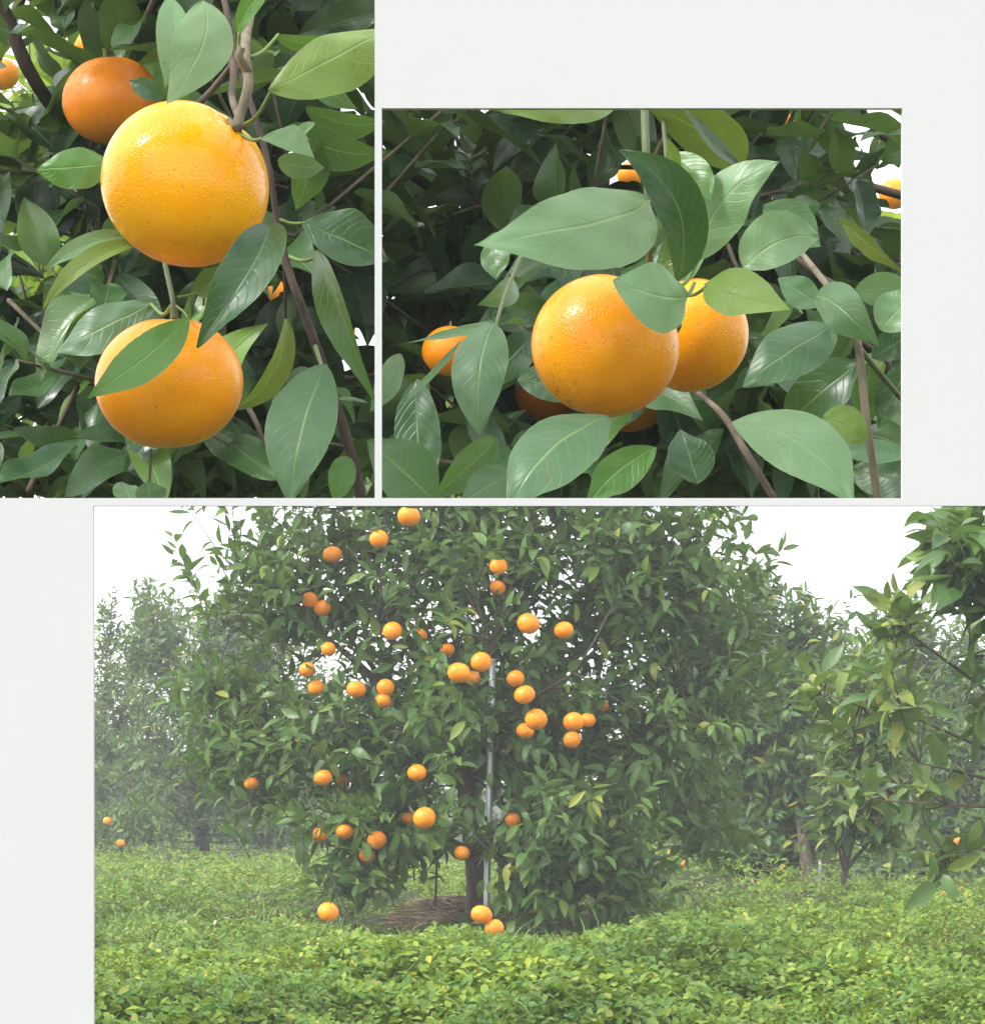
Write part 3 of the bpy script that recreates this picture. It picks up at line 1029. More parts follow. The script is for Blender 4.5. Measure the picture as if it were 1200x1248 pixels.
small_tree('pale hazy tree behind the gap between left tree and main tree', [lobe(320, 850, 27, 110, 130, 0.8), lobe(420, 900, 27, 120, 130, 0.8), lobe(180, 930, 28, 110, 90, 0.8), lobe(250, 770, 27.5, 70, 60, .5, 3000)],
           [(345, 1036, 27), (345, 990, 27), (340, 930, 27)], [0.08, 0.07, 0.06], 800, 0.078, 'leaf_far', GT, [(300, 800, 27), (380, 850, 27), (420, 900, 27), (340, 800, 27)], n_parts=150)
# ---- trees behind, right
small_tree('bushy tree right of the main tree, beside a thin steel pole', [lobe(930, 890, 15.4, 95, 150, 0.55), lobe(965, 800, 15.4, 75, 85, 0.4), lobe(880, 790, 15.6, 85, 90, 0.4), lobe(985, 960, 15.2, 70, 90, 0.4), lobe(870, 990, 15.6, 70, 75, .4), lobe(925, 715, 15.4, 22, 45, 0.15, 1000), lobe(895, 1045, 15.3, 75, 32, 0.35, 4200), lobe(960, 1030, 15.2, 50, 28, 0.3, 2500)],
           [(984, 1100, 15.0), (983, 1060, 15.0), (976, 1000, 15.1)], [0.036, 0.030, 0.026], 1350, 0.078, 'leaf_far', GT, [(930, 850, 15.3), (970, 800, 15.3), (880, 800, 15.4), (990, 940, 15.1), (900, 950, 15.5)])
small_tree('young slender tree with forked pale trunk on the right', [lobe(1050, 930, 13.0, 55, 75, 0.3, 5500), lobe(1060, 850, 13.0, 60, 80, 0.3, 5500), lobe(1020, 990, 13.0, 40, 40, 0.2, 1800), lobe(1080, 1000, 13.0, 35, 35, 0.2, 1300)],
           [(1033, 1120, 13.0), (1031, 1085, 13.0), (1029, 1062, 13.0)], [0.022, 0.019, 0.018], 330, 0.085, 'leaf_yellow', GT, [(1010, 1000, 13.0), (1050, 1000, 12.95), (1060, 900, 13.0), (1030, 920, 13.0), (1075, 980, 13)])
small_tree('dense far tree filling the right edge behind the young tree', [lobe(1150, 930, 17.5, 110, 130, 0.7), lobe(1090, 820, 18, 75, 100, 0.5), lobe(1190, 1020, 17.2, 80, 60, 0.5), lobe(1110, 770, 18, 35, 45, .3, 1500), lobe(1180, 820, 18, 60, 90, .5), lobe(1110, 1050, 17, 75, 35, .4, 4500), lobe(1190, 1070, 16.8, 60, 25, .4, 3000)],
           [(1155, 1095, 17.2), (1155, 1050, 17.2), (1150, 1000, 17.3)], [0.06, 0.05, 0.045], 1250, 0.076, 'leaf_far', GT, [(1110, 880, 17.5), (1160, 880, 17.5), (1190, 950, 17.3), (1090, 850, 17.8)])
small_tree('far tree behind the bushy one, its trunk dark under the crown', [lobe(945, 930, 19.5, 120, 130, 0.7), lobe(1010, 830, 20, 85, 100, 0.5), lobe(830, 940, 20, 120, 105, 0.7), lobe(1040, 980, 19.5, 90, 80, .6)],
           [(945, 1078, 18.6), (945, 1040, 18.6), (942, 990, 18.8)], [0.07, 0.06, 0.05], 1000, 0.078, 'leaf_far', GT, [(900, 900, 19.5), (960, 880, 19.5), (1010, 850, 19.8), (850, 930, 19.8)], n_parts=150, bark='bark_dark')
small_tree('hazy far tree filling the space below the main crown', [lobe(560, 930, 27, 170, 110, 0.8), lobe(720, 930, 27, 170, 110, 0.8), lobe(640, 850, 27, 200, 100, .8)],
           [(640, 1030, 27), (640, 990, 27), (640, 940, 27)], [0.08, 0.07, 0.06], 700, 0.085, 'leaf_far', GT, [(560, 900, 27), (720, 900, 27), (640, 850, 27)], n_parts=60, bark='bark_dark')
for k_, (px, lab) in enumerate([(60, 'low bushy tree closing the view at the far left'), (230, 'low far bush behind the dark trunk on the left'), (430, 'low far bush left of the main trunk'), (760, 'low far bush right of the main trunk'), (900, 'low far bush behind the steel pole against the dark trunk'), (1120, 'low far bush behind the trees at the right edge')]):
    small_tree(lab, [lobe(px, 985, 31, 105, 40, 0.6), lobe(px + 40, 960, 31.5, 90, 60, 0.5), lobe(px - 50, 965, 31.5, 80, 55, 0.5), lobe(px, 1016, 30.0, 110, 16, .5, 5500)],
               [(px, 1026, 31), (px, 1010, 31), (px, 990, 31)], [0.05, 0.045, 0.04], 330, 0.10, 'leaf_yellow' if k_ % 2 else 'leaf_far', 'low bushes closing the orchard', [(px - 40, 970, 31), (px + 40, 960, 31)], n_parts=20, bark='bark_dark', max_lead=0.3)
# ---- near branches reaching in from the right
near = thing('orange_tree', 'nearby tree reaching in from the right edge with large leaves', 'tree', Vector((1.75, 8.6, 0)), GT)
npts = trunk(near, [Vector((1.75, 8.6, -0.03)), Vector((1.76, 8.6, 0.35)), Vector((1.72, 8.58, 0.75))], [0.05, 0.042, 0.036], M['bark'])
npts += limbs_to(near, npts[-1], [P(1190, 650, 8.2), P(1130, 660, 8.1), P(1160, 720, 8.2), P(1180, 800, 8.3), P(1250, 700, 8.3), P(1230, 600, 8.4)], 0.016, M['bark'])
npts += limbs_to(near, npts[8], [P(1062, 975, 8.3), P(1120, 930, 8.3), P(1150, 1040, 8.4), P(1090, 760, 8.3), P(1010, 830, 8.5)], 0.011, M['bark'], sag=0.02)
crown(near, [lobe(1165, 655, 8.2, 65, 55, 0.25, 5200), lobe(1185, 735, 8.25, 45, 60, 0.2, 2400), lobe(1200, 830, 8.3, 40, 70, 0.2, 900), lobe(1260, 680, 8.35, 80, 110, 0.3, 6500), lobe(1275, 900, 8.5, 60, 150, 0.3, 4000)], 84, 0.116, M['leaf'], npts, WIN_B, shell=0.3, twig_len=(0.08, 0.16), leaves_per=(6, 9), n_parts=170, droop=0.35)
crown(near, [lobe(1090, 750, 8.3, 42, 45, 0.15, 1700), lobe(1080, 840, 8.35, 55, 50, 0.15, 1700), lobe(1005, 830, 8.5, 40, 50, 0.15, 1600), lobe(1050, 960, 8.35, 40, 30, 0.12, 900), lobe(1130, 960, 8.4, 60, 35, 0.15, 1500), lobe(1150, 1045, 8.4, 50, 30, 0.12, 1300), lobe(1150, 900, 8.4, 50, 50, 0.15, 1200)], 36, 0.098, M['leaf_yellow'], npts, WIN_B, shell=0.2, twig_len=(0.06, 0.14), leaves_per=(5, 8), n_parts=130, upness=0.8)

# fruit of the trees behind
GB = 'oranges on the trees behind'
for k, (px, py, d, r, lab) in enumerate([
        (131, 1001, 20.8, 6, 'tiny orange at the left edge under the spiky tree'),
        (147, 1028, 20.7, 5.5, 'lowest tiny orange near the ground at the left edge'),
        (1168, 1027, 13.5, 7, 'small orange at the right edge beside the reaching twig'),
        (1172, 1086, 13.5, 7, 'small orange low in the far tree at the right edge'),
        (1148, 1091, 13.6, 5.5, 'smallest orange near the ground by the right-edge trunk'),
        (819, 1040, 14.8, 5.5, 'small orange right of the main crown near ground level'),
        (852, 1001, 14.8, 5, 'small orange in the bushy tree\'s left lower leaves'),
        (834, 1053, 14.8, 4.5, 'tiny orange just above the ground cover right of the main crown')]):
    orange(px, py, d, r, lab, GB, key='far%d' % (k % 4), seed=k % 4 + 3, seg=20, ring=12, oblate=0.9)

# ---- poles, stake
def pole(px, py0, py1, d, rad, label, name, mat, cat, sides=14, lean=0.0):
    a = P(px, py1, d)
    g = float(ground_z(a.x, a.y))
    root = thing(name, label, cat, (a.x, a.y, g))
    top = P(px + lean, py0, d)
    pts = [Vector((a.x, a.y, g - 0.05)), a.lerp(top, 0.5), top]
    v, f = tube(spline(pts, 6), [rad] * 7, sides)
    mesh_obj('pipe' if cat == 'pole' else 'shaft', v, f, M[mat], root)
    v, f = tube([top, top + Vector((0, 0, rad * 0.7))], [rad * 1.12, rad * 1.0], sides)
    mesh_obj('cap', v, f, M[mat], root)


pole(592, 806, 1130, 11.22, 0.0118, 'galvanised steel support pole standing beside the main trunk', 'steel_pole', 'metal', 'pole', lean=8)
pole(998, 1050, 1098, 14.9, 0.008, 'grey steel pole beside the bushy tree on the right', 'steel_pole', 'metal_dull', 'pole', lean=1)
pole(943, 1030, 1080, 18.4, 0.008, 'steel pole against the dark far trunk', 'steel_pole', 'metal_dull', 'pole')
pole(529, 1010, 1104, 11.6, 0.0042, 'thin black stake left of the main trunk', 'plant_stake', 'stake', 'stake', lean=6, sides=8)

# ---- dry straw heaped round the trunk
def straw_patch(name, label, cx, cy, rx, ry, n, h, ln=(0.06, 0.16)):
    V, Fc = [], []
    for i in range(n):
        a, r = random.uniform(0, 6.28), math.sqrt(random.random())
        x, y = cx + rx * r * math.cos(a), cy + ry * r * math.sin(a)
        z = float(ground_z(x, y)) + h * (1 - r * r) * random.uniform(0.3, 1.0) + 0.01
        ang = random.uniform(0, 3.14)
        L_ = random.uniform(*ln)
        dv = Vector((math.cos(ang), math.sin(ang), random.uniform(-.25, .25))) * L_ * .5
        c = Vector((x, y, z))
        v, f = tube([c - dv, c + Vector((0, 0, L_ * .1)), c + dv], [0.0026, 0.003, 0.002], 3)
        o = len(V)
        V += v
        Fc += [tuple(q + o for q in ff) for ff in f]
    o = mesh_obj(name, V, Fc, M['straw'], None)
    tag(o, label, 'straw', kind='stuff')


c = P(540, 1122, 11.6)
straw_patch('dry_straw', 'heap of dry brown straw at the foot of the main trunk', c.x, 11.75, 0.16, 0.45, 900, 0.085, (0.09, 0.26))
c = P(700, 1125, 11.6)
straw_patch('dry_straw', 'thin scatter of dry straw right of the main trunk', c.x, 11.7, 0.22, 0.30, 260, 0.04, (0.09, 0.26))


def stick(label, a, b, r):
    v, f = tube(spline([P(*a), P((a[0] + b[0]) / 2 + 3, (a[1] + b[1]) / 2 - 3, a[2]), P(*b)], 6), [r] * 7, 5, .2)
    o = mesh_obj('dry_stick', v, f, M['straw'], None, origin=tuple(P(*b)))
    tag(o, label, 'stick', 'dry sticks on the ground')


stick('bent pale stick lying below the young tree\'s trunk', (1038, 1112, 12.6), (1003, 1133, 12.6), 0.004)
stick('thin dry stick leaning out of the ground cover right of the young tree', (1076, 1108, 12.4), (1090, 1128, 12.4), 0.003)
stick('dry curved stick on the straw right of the main tree', (718, 1132, 11.3), (742, 1152, 11.3), 0.003)
for k, (px, py, lab) in enumerate([(781, 1200, 'larger pale dried leaf lying on the ground cover at lower right'), (801, 1198, 'smaller pale dried leaf beside the larger one on the ground cover')]):
    d = 8.55
    r = thing('dried_leaf', lab, 'leaf', P(px, py, d), 'pale dried leaves')
    big_leaf(r, (px - 6, py + 3, d), (px + 6, py - 4, d - .01), 9, 'lime', roll=20, curl=0.15, fold=0.4)
    for ch in r.children:
        ch.name = 'blade'
        ch.data.materials.clear()
        ch.data.materials.append(M['petal'])

# ================================================================== ground cover: four-leaflet perennial peanut
def ground_cover():
    m = leaf_material('peanut_cover_leaf', [(0.0, (0.052, 0.140, 0.010)), (0.4, (0.112, 0.222, 0.014)), (0.75, (0.195, 0.300, 0.020)), (0.93, (0.30, 0.36, 0.028)), (1.0, (0.46, 0.39, 0.05))], (0.13, 0.20, 0.04), rough=0.45, trans=0.3, trans_col=(0.3, 0.42, 0.03), vein=0.2, veins_n=7, nscale=2.6, blotch=0.6, patch=(0.040, 0.120, 0.022), vein_col=(0.22, 0.32, 0.08))
    n = 84000
    px = rng.uniform(-260, 1460, n)
    py = rng.uniform(0, 1, n)
    py = 1024 + (1330 - 1024) * py ** 0.85
    d = F * CAM_Z / (py - HY)
    x = (px - VX) / F * d
    y = d * 1.0
    # thin out on the straw
    cx = P(540, 1122, 11.6).x
    bare = ((x - cx) / 0.16) ** 2 + ((y - 11.75) / 0.42) ** 2 < 1
    cx2 = P(700, 1125, 11.6).x
    bare |= (((x - cx2) / 0.2) ** 2 + ((y - 11.75) / 0.26) ** 2 < 1) & (rng.random(n) < 0.75)
    bare &= rng.random(n) < 0.94
    x, y = x[~bare], y[~bare]
    n = len(x)
    cl = 0.5 + 0.5 * np.sin(x * 7.1 + 2 * np.sin(y * 3.7)) * np.cos(y * 5.3 + 1.3 * np.sin(x * 4.1))
    big = 0.5 + 0.5 * np.sin(x * 2.1 + 1.0 + 1.5 * np.sin(y * 1.1))
    hh = (0.012 + 0.13 * cl ** 1.3 + 0.05 * big) * rng.uniform(0.2, 1.0, n) ** 0.6
    thin = (cl < 0.32) & (rng.random(n) < 0.5)
    x, y, cl, big, hh = x[~thin], y[~thin], cl[~thin], big[~thin], hh[~thin]
    n = len(x)
    hh *= 1 - 0.74 * np.exp(-((y - 10.3) / 1.3) ** 4) * np.exp(-((x + 0.15) / 0.85) ** 4)
    hh *= 1 - 0.55 * np.exp(-((y - 8.7) / 1.2) ** 4) * np.exp(-((x + 0.02) / 0.20) ** 4)
    z = ground_z(x, y) + hh
    pos = np.stack([x, y, z], 1)
    yaw = rng.uniform(0, 6.28, n)
    tilt = norm(np.stack([rng.normal(0, .45, n), rng.normal(-0.15, .45, n), np.ones(n)], 1))
    # leaflet templates: obovate, folded; fewer faces beyond thirteen metres
    def leaflet(st):
        tv, tu = [], []
        for t, w in st:
            for v in (-1, 0, 1):
                tv.append((v * w, t, 0.30 * abs(v) * w - 0.12 * t * t))
                tu.append((0.5 + 0.5 * v, t))
        tf = [(i * 3 + k, i * 3 + k + 1, (i + 1) * 3 + k + 1, (i + 1) * 3 + k) for i in range(len(st) - 1) for k in range(2)]
        return np.array(tv), np.array(tu), np.array(tf)
    Vs, Fs, Us, off = [], [], [], 0
    size = rng.uniform(0.012, 0.024, n) * (0.78 + 0.4 * (0.5 + 0.5 * np.sin(x * 4.3 + 2.0 * np.cos(y * 2.9 + x)))) * (1 + np.clip((y - 12) / 22, 0, 0.8))
    e = np.stack([np.cos(yaw), np.sin(yaw), np.zeros(n)], 1)
    ex = norm(np.cross(e, tilt))
    ey = np.cross(tilt, ex)
    for sel, st in ((np.nonzero(y < 12.5)[0], [(0.0, 0.06), (0.58, 0.33), (1.0, 0.14)]), (np.nonzero(y >= 12.5)[0], [(0.0, 0.16), (0.9, 0.26)])):
        tv, tu, tf = leaflet(st)
        m_ = len(sel)
        for ang in (0.45, -0.45, 2.45, -2.45):
            a = ang + rng.normal(0, .2, m_)
            dr = ey[sel] * np.cos(a)[:, None] + ex[sel] * np.sin(a)[:, None] + tilt[sel] * rng.normal(0.05, .3, m_)[:, None]
            fr = frames(dr, tilt[sel] + 0.25 * rng.normal(size=(m_, 3)))
            o0 = pos[sel] + ey[sel] * (np.sign(np.cos(a)) * 0.15 * size[sel])[:, None]
            W = np.einsum('nij,vj->nvi', fr, tv) * size[sel][:, None, None] + o0[:, None, :]
            Vs.append(W.reshape(-1, 3))
            Fs.append((tf[None] + off + np.arange(m_)[:, None, None] * len(tv)).reshape(-1, 4))
            Us.append(np.tile(tu, (m_, 1)))
            off += m_ * len(tv)
    o = fast_quads('ground_cover', np.concatenate(Vs), np.concatenate(Fs).astype(np.int32), np.concatenate(Us), m, None)
    tag(o, 'bright green clover-like ground cover spreading under all the trees', 'ground cover', kind='stuff')
    # runners and stalks between the leaves
    ns = 2600
    V, Fc = [], []
    for i in range(ns):
        q = random.randrange(n)
        c = Vector(pos[q])
        if c.y > 12.5: continue
        ang = random.uniform(0, 6.28)
        L_ = random.uniform(.05, .12)
        dv = Vector((math.cos(ang) * .7, math.sin(ang) * .7, random.uniform(.2, .9))) * L_
        v, f = tube([c - dv * .5 - Vector((0, 0, .01)), c + Vector((0, 0, .006)), c + dv * .5], [.0012, .0011, .0008], 3)
        o2 = len(V)
        V += v
        Fc += [tuple(s + o2 for s in ff) for ff in f]
    st_ = mesh_obj('ground_cover_stalks', V, Fc, M['petiole'], None)
    tag(st_, 'thin pale green stalks standing among the ground cover leaves', 'stalks', kind='stuff')


ground_cover()


def blades():
    r_ = random.Random(3)
    V, Fc = [], []
    for c_ in range(150):
        d = r_.uniform(7.0, 13.0)
        x0 = (r_.uniform(100, 1210) - VX) / F * d
        if abs(x0 + 0.15) < 0.3 and 10 < d < 12.4:
            continue
        for k in range(r_.randint(3, 9)):
            x, y = x0 + r_.gauss(0, .03), d + r_.gauss(0, .05)
            z = float(ground_z(x, y)) + 0.03
            h, w = r_.uniform(.06, .15), r_.uniform(.0015, .003)
            ax, ay = r_.gauss(0, .5), r_.gauss(0, .5)
            sx, sy = math.cos(k * 1.9), math.sin(k * 1.9)
            o = len(V)
            for t in (0, .4, .75, 1.0):
                ww = w * (1 - t) + .0003
                cx, cy, cz = x + ax * h * t * t, y + ay * h * t * t, z + h * t * (1 - .25 * t)
                V += [(cx - sx * ww, cy - sy * ww, cz), (cx + sx * ww, cy + sy * ww, cz)]
            for q in range(3):
                Fc.append((o + 2 * q, o + 2 * q + 1, o + 2 * q + 3, o + 2 * q + 2))
    o = mesh_obj('grass_blades', V, Fc, M['petiole'], None)
    tag(o, 'scattered thin grass blades poking out of the ground cover', 'grass', kind='stuff')
    # dead leaves caught in the cover
    n = 500
    d = rng.uniform(7.2, 14, n)
    x = (rng.uniform(100, 1210, n) - VX) / F * d
    z = ground_z(x, d) + rng.uniform(.03, .09, n)
    dirs = norm(np.stack([rng.normal(size=n), rng.normal(size=n), .3 * rng.normal(size=n)], 1))
    fr = frames(dirs, np.stack([.4 * rng.normal(size=n), .4 * rng.normal(size=n), np.ones(n)], 1))
    o = joined_leaves('dead_leaves', np.stack([x, d, z], 1), fr, rng.uniform(.018, .04, n), rng.integers(0, len(TM_LOW), n), TM_LOW, M['litter'], None)
    tag(o, 'dry brown and straw-coloured leaves littered over the ground cover', 'leaf litter', kind='stuff')


M['litter'] = leaf_material('dead_leaf', [(0.0, (0.16, 0.10, 0.04)), (0.5, (0.28, 0.20, 0.09)), (1.0, (0.45, 0.38, 0.22))], (0.3, 0.25, 0.15), rough=0.6, trans=0.15, trans_col=(0.3, 0.2, 0.05), vein=0.1)
blades()
# ================================================================== close-up seen through the tall left opening
GL = 'oranges in the tall left opening'
orange(227, 226, 1.53, 103, 'large golden orange filling the middle of the tall left opening', GL, 'peel_yellow', axis=(0.55, -0.25, 0.62), key='tl_a', seg=96, ring=64, oblate=0.95, seed=21, calyx=False)
orange(208, 467, 1.56, 90, 'lower orange in the tall left opening, a green leaf lying across it', GL, 'peel', axis=(0.05, -0.12, 1), key='tl_b', seg=96, ring=64, oblate=0.89, seed=22)
orange(135, 122, 2.25, 59, 'shaded orange behind the large golden one, upper left', GL, 'peel_ripe_shade', axis=(-0.1, -0.25, 1), key='tl_c', seg=64, ring=40, oblate=0.9, seed=23)
orange(2, 90, 4.9, 21, 'orange cut by the far left edge of the tall opening', GL, 'peel_far', key='far1', seed=4, oblate=.92)
orange(110, 56, 4.8, 19, 'small orange glimpsed above the shaded one, at the top left', GL, 'peel_far', key='far2', seed=5, oblate=.86)
orange(335, 352, 4.9, 17, 'small orange glimpsed between the dark stem and the lower orange', GL, 'peel_far', key='far3', seed=6, oblate=.95)
orange(417, 404, 4.9, 16, 'small orange glimpsed right of the dark stem', GL, 'peel_far', key='far0', seed=3, oblate=.88)

br = thing('citrus_branch', 'woody twig with pale leaves holding the two large oranges at left', 'branch', P(300, -40, 1.60))
stem(br, [(322, -60, 1.70), (304, 20, 1.60), (298, 62, 1.545), (303, 100, 1.53), (293, 138, 1.52), (288, 158, 1.515)], [6, 6, 7, 6.5, 6, 7], 'twig', 'twig')
stem(br, [(303, 88, 1.532), (292, 70, 1.53), (294, 58, 1.53)], [6, 5.5, 5], 'twig', 'twig')
stem(br, [(270, 30, 1.64), (284, 80, 1.62), (283, 118, 1.60), (291, 145, 1.54)], [4, 4.5, 4.5, 4], 'bark', 'twig')
stem(br, [(278, 146, 1.52), (287, 156, 1.516), (296, 150, 1.52)], [4, 6.5, 4], 'twig', 'knot')
stem(br, [(238, 130, 1.66), (262, 105, 1.66), (290, 70, 1.64)], [4, 4, 4], 'bark', 'twig')
stem(br, [(196, 300, 1.585), (204, 335, 1.57), (211, 368, 1.556), (213, 390, 1.553)], [3, 3.2, 3.4, 5], 'twig_green', 'fruit_stalk')
stem(br, [(214, 372, 1.555), (225, 381, 1.54), (229, 388, 1.53)], [1.5, 1.3, 1.3], 'petiole', 'fruit_stalk')
stem(br, [(249, 318, 1.57), (249, 345, 1.575), (248, 372, 1.58)], [2, 2, 1.6], 'twig_green', 'fruit_stalk')
stem(br, [(216, 362, 1.556), (228, 360, 1.556), (242, 356, 1.556)], [1.5, 1.3, 1.3], 'petiole', 'fruit_stalk')
stem(br, [(184, 548, 1.56), (183, 570, 1.57), (180, 610, 1.58)], [2, 2, 2], 'twig', 'fruit_stalk')
D1 = 1.50
big_leaf(br, (206, -6, 1.60), (202, 106, 1.585), 50, 'pale', roll=-25, bend=-0.04, curl=0.05, fold=0.2)
big_leaf(br, (248, 0, 1.505), (202, 122, 1.475), 74, 'pale', roll=8, bend=-0.12, curl=0.06, fold=-0.12, tipsharp=0.5)
big_leaf(br, (327, 110, 1.485), (478, 28, 1.50), 84, 'lime', roll=-30, bend=0.06, curl=0.05, fold=-0.18, petiole=(298, 152, 1.515))
big_leaf(br, (334, 42, 1.555), (470, 36, 1.575), 34, 'mid', roll=48, bend=0.09, curl=0.04, fold=0.2, petiole=(306, 70, 1.54))
big_leaf(br, (290, 42, 1.53), (338, -22, 1.51), 28, 'fresh', roll=-35, bend=-0.06, curl=0.06, petiole=(292, 60, 1.53))
big_leaf(br, (318, 168, 1.505), (384, 191, 1.495), 46, 'pale', roll=-52, bend=0.05, curl=0.03, fold=0.55, petiole=(294, 163, 1.515))
big_leaf(br, (384, 150, 1.50), (347, 176, 1.51), 18, 'pale', roll=40, fold=0.3)
big_leaf(br, (338, 196, 1.60), (396, 206, 1.60), 32, 'grey', roll=15, curl=0.06)
big_leaf(br, (330, 272, 1.505), (234, 419, 1.475), 66, 'dark', roll=22, bend=-0.10, curl=0.08, fold=0.55, wave=0.05)
big_leaf(br, (230, 386, 1.508), (106, 480, 1.480), 54, 'fresh', roll=16, bend=-0.06, curl=0.04, fold=0.12, wave=0.05)
big_leaf(br, (189, 368, 1.60), (62, 426, 1.60), 64, 'grey', roll=32, bend=-0.06, curl=0.05, fold=-0.1, petiole=(211, 370, 1.555))
big_leaf(br, (186, 372, 1.61), (112, 410, 1.61), 16, 'olive', roll=50, bend=-0.04)
big_leaf(br, (168, 288, 1.545), (54, 328, 1.53), 26, 'pale', roll=28, bend=0.07, curl=0.04, fold=0.3)
big_leaf(br, (174, 294, 1.535), (50, 369, 1.51), 26, 'lime', roll=28, bend=0.05, curl=0.05, fold=0.35)
big_leaf(br, (134, 198, 1.57), (42, 204, 1.565), 54, 'fresh', roll=22, bend=-0.06, curl=0.05, fold=-0.2)
big_leaf(br, (240, 360, 1.57), (277, 326, 1.56), 32, 'mid', roll=-10, fold=0.2)
big_leaf(br, (200, 121, 1.60), (157, 97, 1.60), 26, 'dark', roll=15, curl=0.05)
big_leaf(br, (183, 614, 1.57), (180, 586, 1.57), 40, 'grey', roll=20)
big_leaf(br, (160, 614, 1.60), (150, 585, 1.62), 34, 'mid', roll=20)

hb = thing('citrus_branch', 'long dark stem with hanging grey-green leaves right of the lower orange', 'branch', P(280, 60, 1.7))
stem(hb, [(262, -60, 1.72), (286, 60, 1.66), (322, 180, 1.61), (338, 270, 1.60), (352, 330, 1.59), (372, 385, 1.575), (388, 430, 1.565), (412, 500, 1.56), (432, 570, 1.56), (441, 612, 1.56)], [4, 4, 4, 4.2, 5, 5.5, 6, 6, 6.5, 7], 'bark_dark', 'stem', n=40)
stem(hb, [(346, 306, 1.60), (347, 345, 1.605), (348, 388, 1.61)], [2, 2, 1.6], 'bark_dark', 'twig')
big_leaf(hb, (368, 270, 1.60), (476, 314, 1.60), 72, 'dark', roll=-28, bend=0.05, curl=0.05, fold=0.15, petiole=(340, 268, 1.60))
big_leaf(hb, (384, 306, 1.57), (453, 494, 1.53), 50, 'mid', roll=42, bend=-0.13, curl=0.08, fold=0.5, petiole=(350, 312, 1.595))
big_leaf(hb, (398, 444, 1.535), (352, 614, 1.51), 84, 'grey', roll=10, bend=0.03, curl=0.06, fold=-0.18, wave=0.02, petiole=(384, 421, 1.565))
big_leaf(hb, (424, 556, 1.555), (408, 613, 1.55), 36, 'fresh', roll=-20)
big_leaf(hb, (348, 384, 1.61), (291, 502, 1.60), 44, 'olive', roll=-48, bend=-0.10, curl=0.05, fold=0.3)
big_leaf(hb, (448, 490, 1.58), (408, 484, 1.56), 10, 'mid', roll=60)
big_leaf(hb, (376, 84, 1.66), (435, 136, 1.66), 34, 'grey', roll=30, curl=0.05)
big_leaf(hb, (352, 152, 1.67), (474, 186, 1.68), 52, 'dark', roll=25, curl=0.06, bend=0.08)
big_leaf(hb, (372, 130, 1.69), (470, 150, 1.70), 40, 'dark', roll=35, curl=0.06, bend=0.05)
big_leaf(hb, (385, 165, 1.66), (365, 260, 1.68), 48, 'dark', roll=-30)

# ================================================================== close-up seen through the right opening
GR = 'oranges in the right opening'
orange(738, 422, 1.595, 90, 'large russet-flecked orange in the middle of the right opening', GR, 'peel_scar', axis=(0.35, 0.1, 1), key='tr_a', seg=96, ring=64, oblate=0.97, seed=31, calyx=False)
orange(845, 408, 1.685, 69, 'smoother orange just behind the russet-flecked one, at its right', GR, 'peel', axis=(-0.15, -0.2, 1), key='tr_b', seg=80, ring=56, oblate=1.0, seed=32, calyx=False)
orange(1090, 236, 5.0, 20, 'orange cut by the right edge of the right opening', GR, 'peel_far', key='far1', seed=4, oblate=.92)
orange(549, 428, 2.2, 36, 'orange half hidden behind a hanging leaf, left of the russet-flecked one', GR, 'peel_far', key='far2', seed=5, oblate=.86)
orange(668, 478, 2.5, 42, 'orange showing below the russet-flecked one\'s left side', GR, 'peel_far', key='far3', seed=6, oblate=.95)
orange(971, 347, 4.9, 22, 'orange mostly hidden by pale leaves right of the pair', GR, 'peel_far', key='far0', seed=3, oblate=.88)
orange(768, 480, 2.3, 50, 'orange peeping out just under the russet-flecked one\'s right side', GR, 'peel_far', key='far1', seed=4, oblate=.92)
orange(768, 212, 5.0, 17, 'small orange glimpsed between the large pale leaf and dark curled leaf', GR, 'peel_far', key='far2', seed=5, oblate=.86)
orange(948, 140, 5.0, 17, 'small shaded orange at the upper edge of the right opening', GR, 'peel_far', key='far3', seed=6, oblate=.95)

rb = thing('citrus_branch', 'upright grey-green stem with broad leaves holding the pair of oranges', 'branch', P(786, 60, 1.635))
stem(rb, [(782, 40, 1.685), (785, 131, 1.625), (788, 210, 1.605), (791, 290, 1.605), (793, 350, 1.620), (800, 372, 1.635)], [5, 5, 4.6, 4.4, 4, 3], 'twig_green', 'stem')
stem(rb, [(806, 120, 1.605), (812, 190, 1.575), (820, 280, 1.550), (824, 332, 1.545), (825, 354, 1.550)], [3, 3, 2.8, 2.6, 3.4], 'twig_green', 'twig')
stem(rb, [(792, 322, 1.605), (806, 326, 1.585), (818, 318, 1.565)], [1.6, 1.4, 1.4], 'petiole', 'fruit_stalk')
stem(rb, [(825, 352, 1.550), (838, 358, 1.585), (846, 345, 1.645)], [3, 2.6, 2.4], 'twig_green', 'fruit_stalk')
stem(rb, [(826, 396, 1.595), (824, 402, 1.605)], [5, 4], 'petiole', 'fruit_stalk', n=4)
stem(rb, [(905, 205, 1.645), (880, 250, 1.645), (862, 280, 1.645)], [2.4, 2.4, 2], 'bark_dark', 'twig')
big_leaf(rb, (792, 244, 1.555), (580, 288, 1.485), 116, 'pale', roll=30, bend=-0.11, curl=0.07, fold=-0.10, wave=0.02, petiole=(791, 252, 1.600))
for c_ in list(rb.children)[-1:]:
    c_['label'] = 'broad pale green leaf spreading left above the oranges'
big_leaf(rb, (776, 272, 1.565), (600, 281, 1.525), 40, 'grey', roll=58, bend=0.05, curl=0.03, petiole=(791, 286, 1.605))
big_leaf(rb, (752, 121, 1.545), (598, 131, 1.505), 62, 'lime', roll=14, bend=-0.02, curl=0.06)
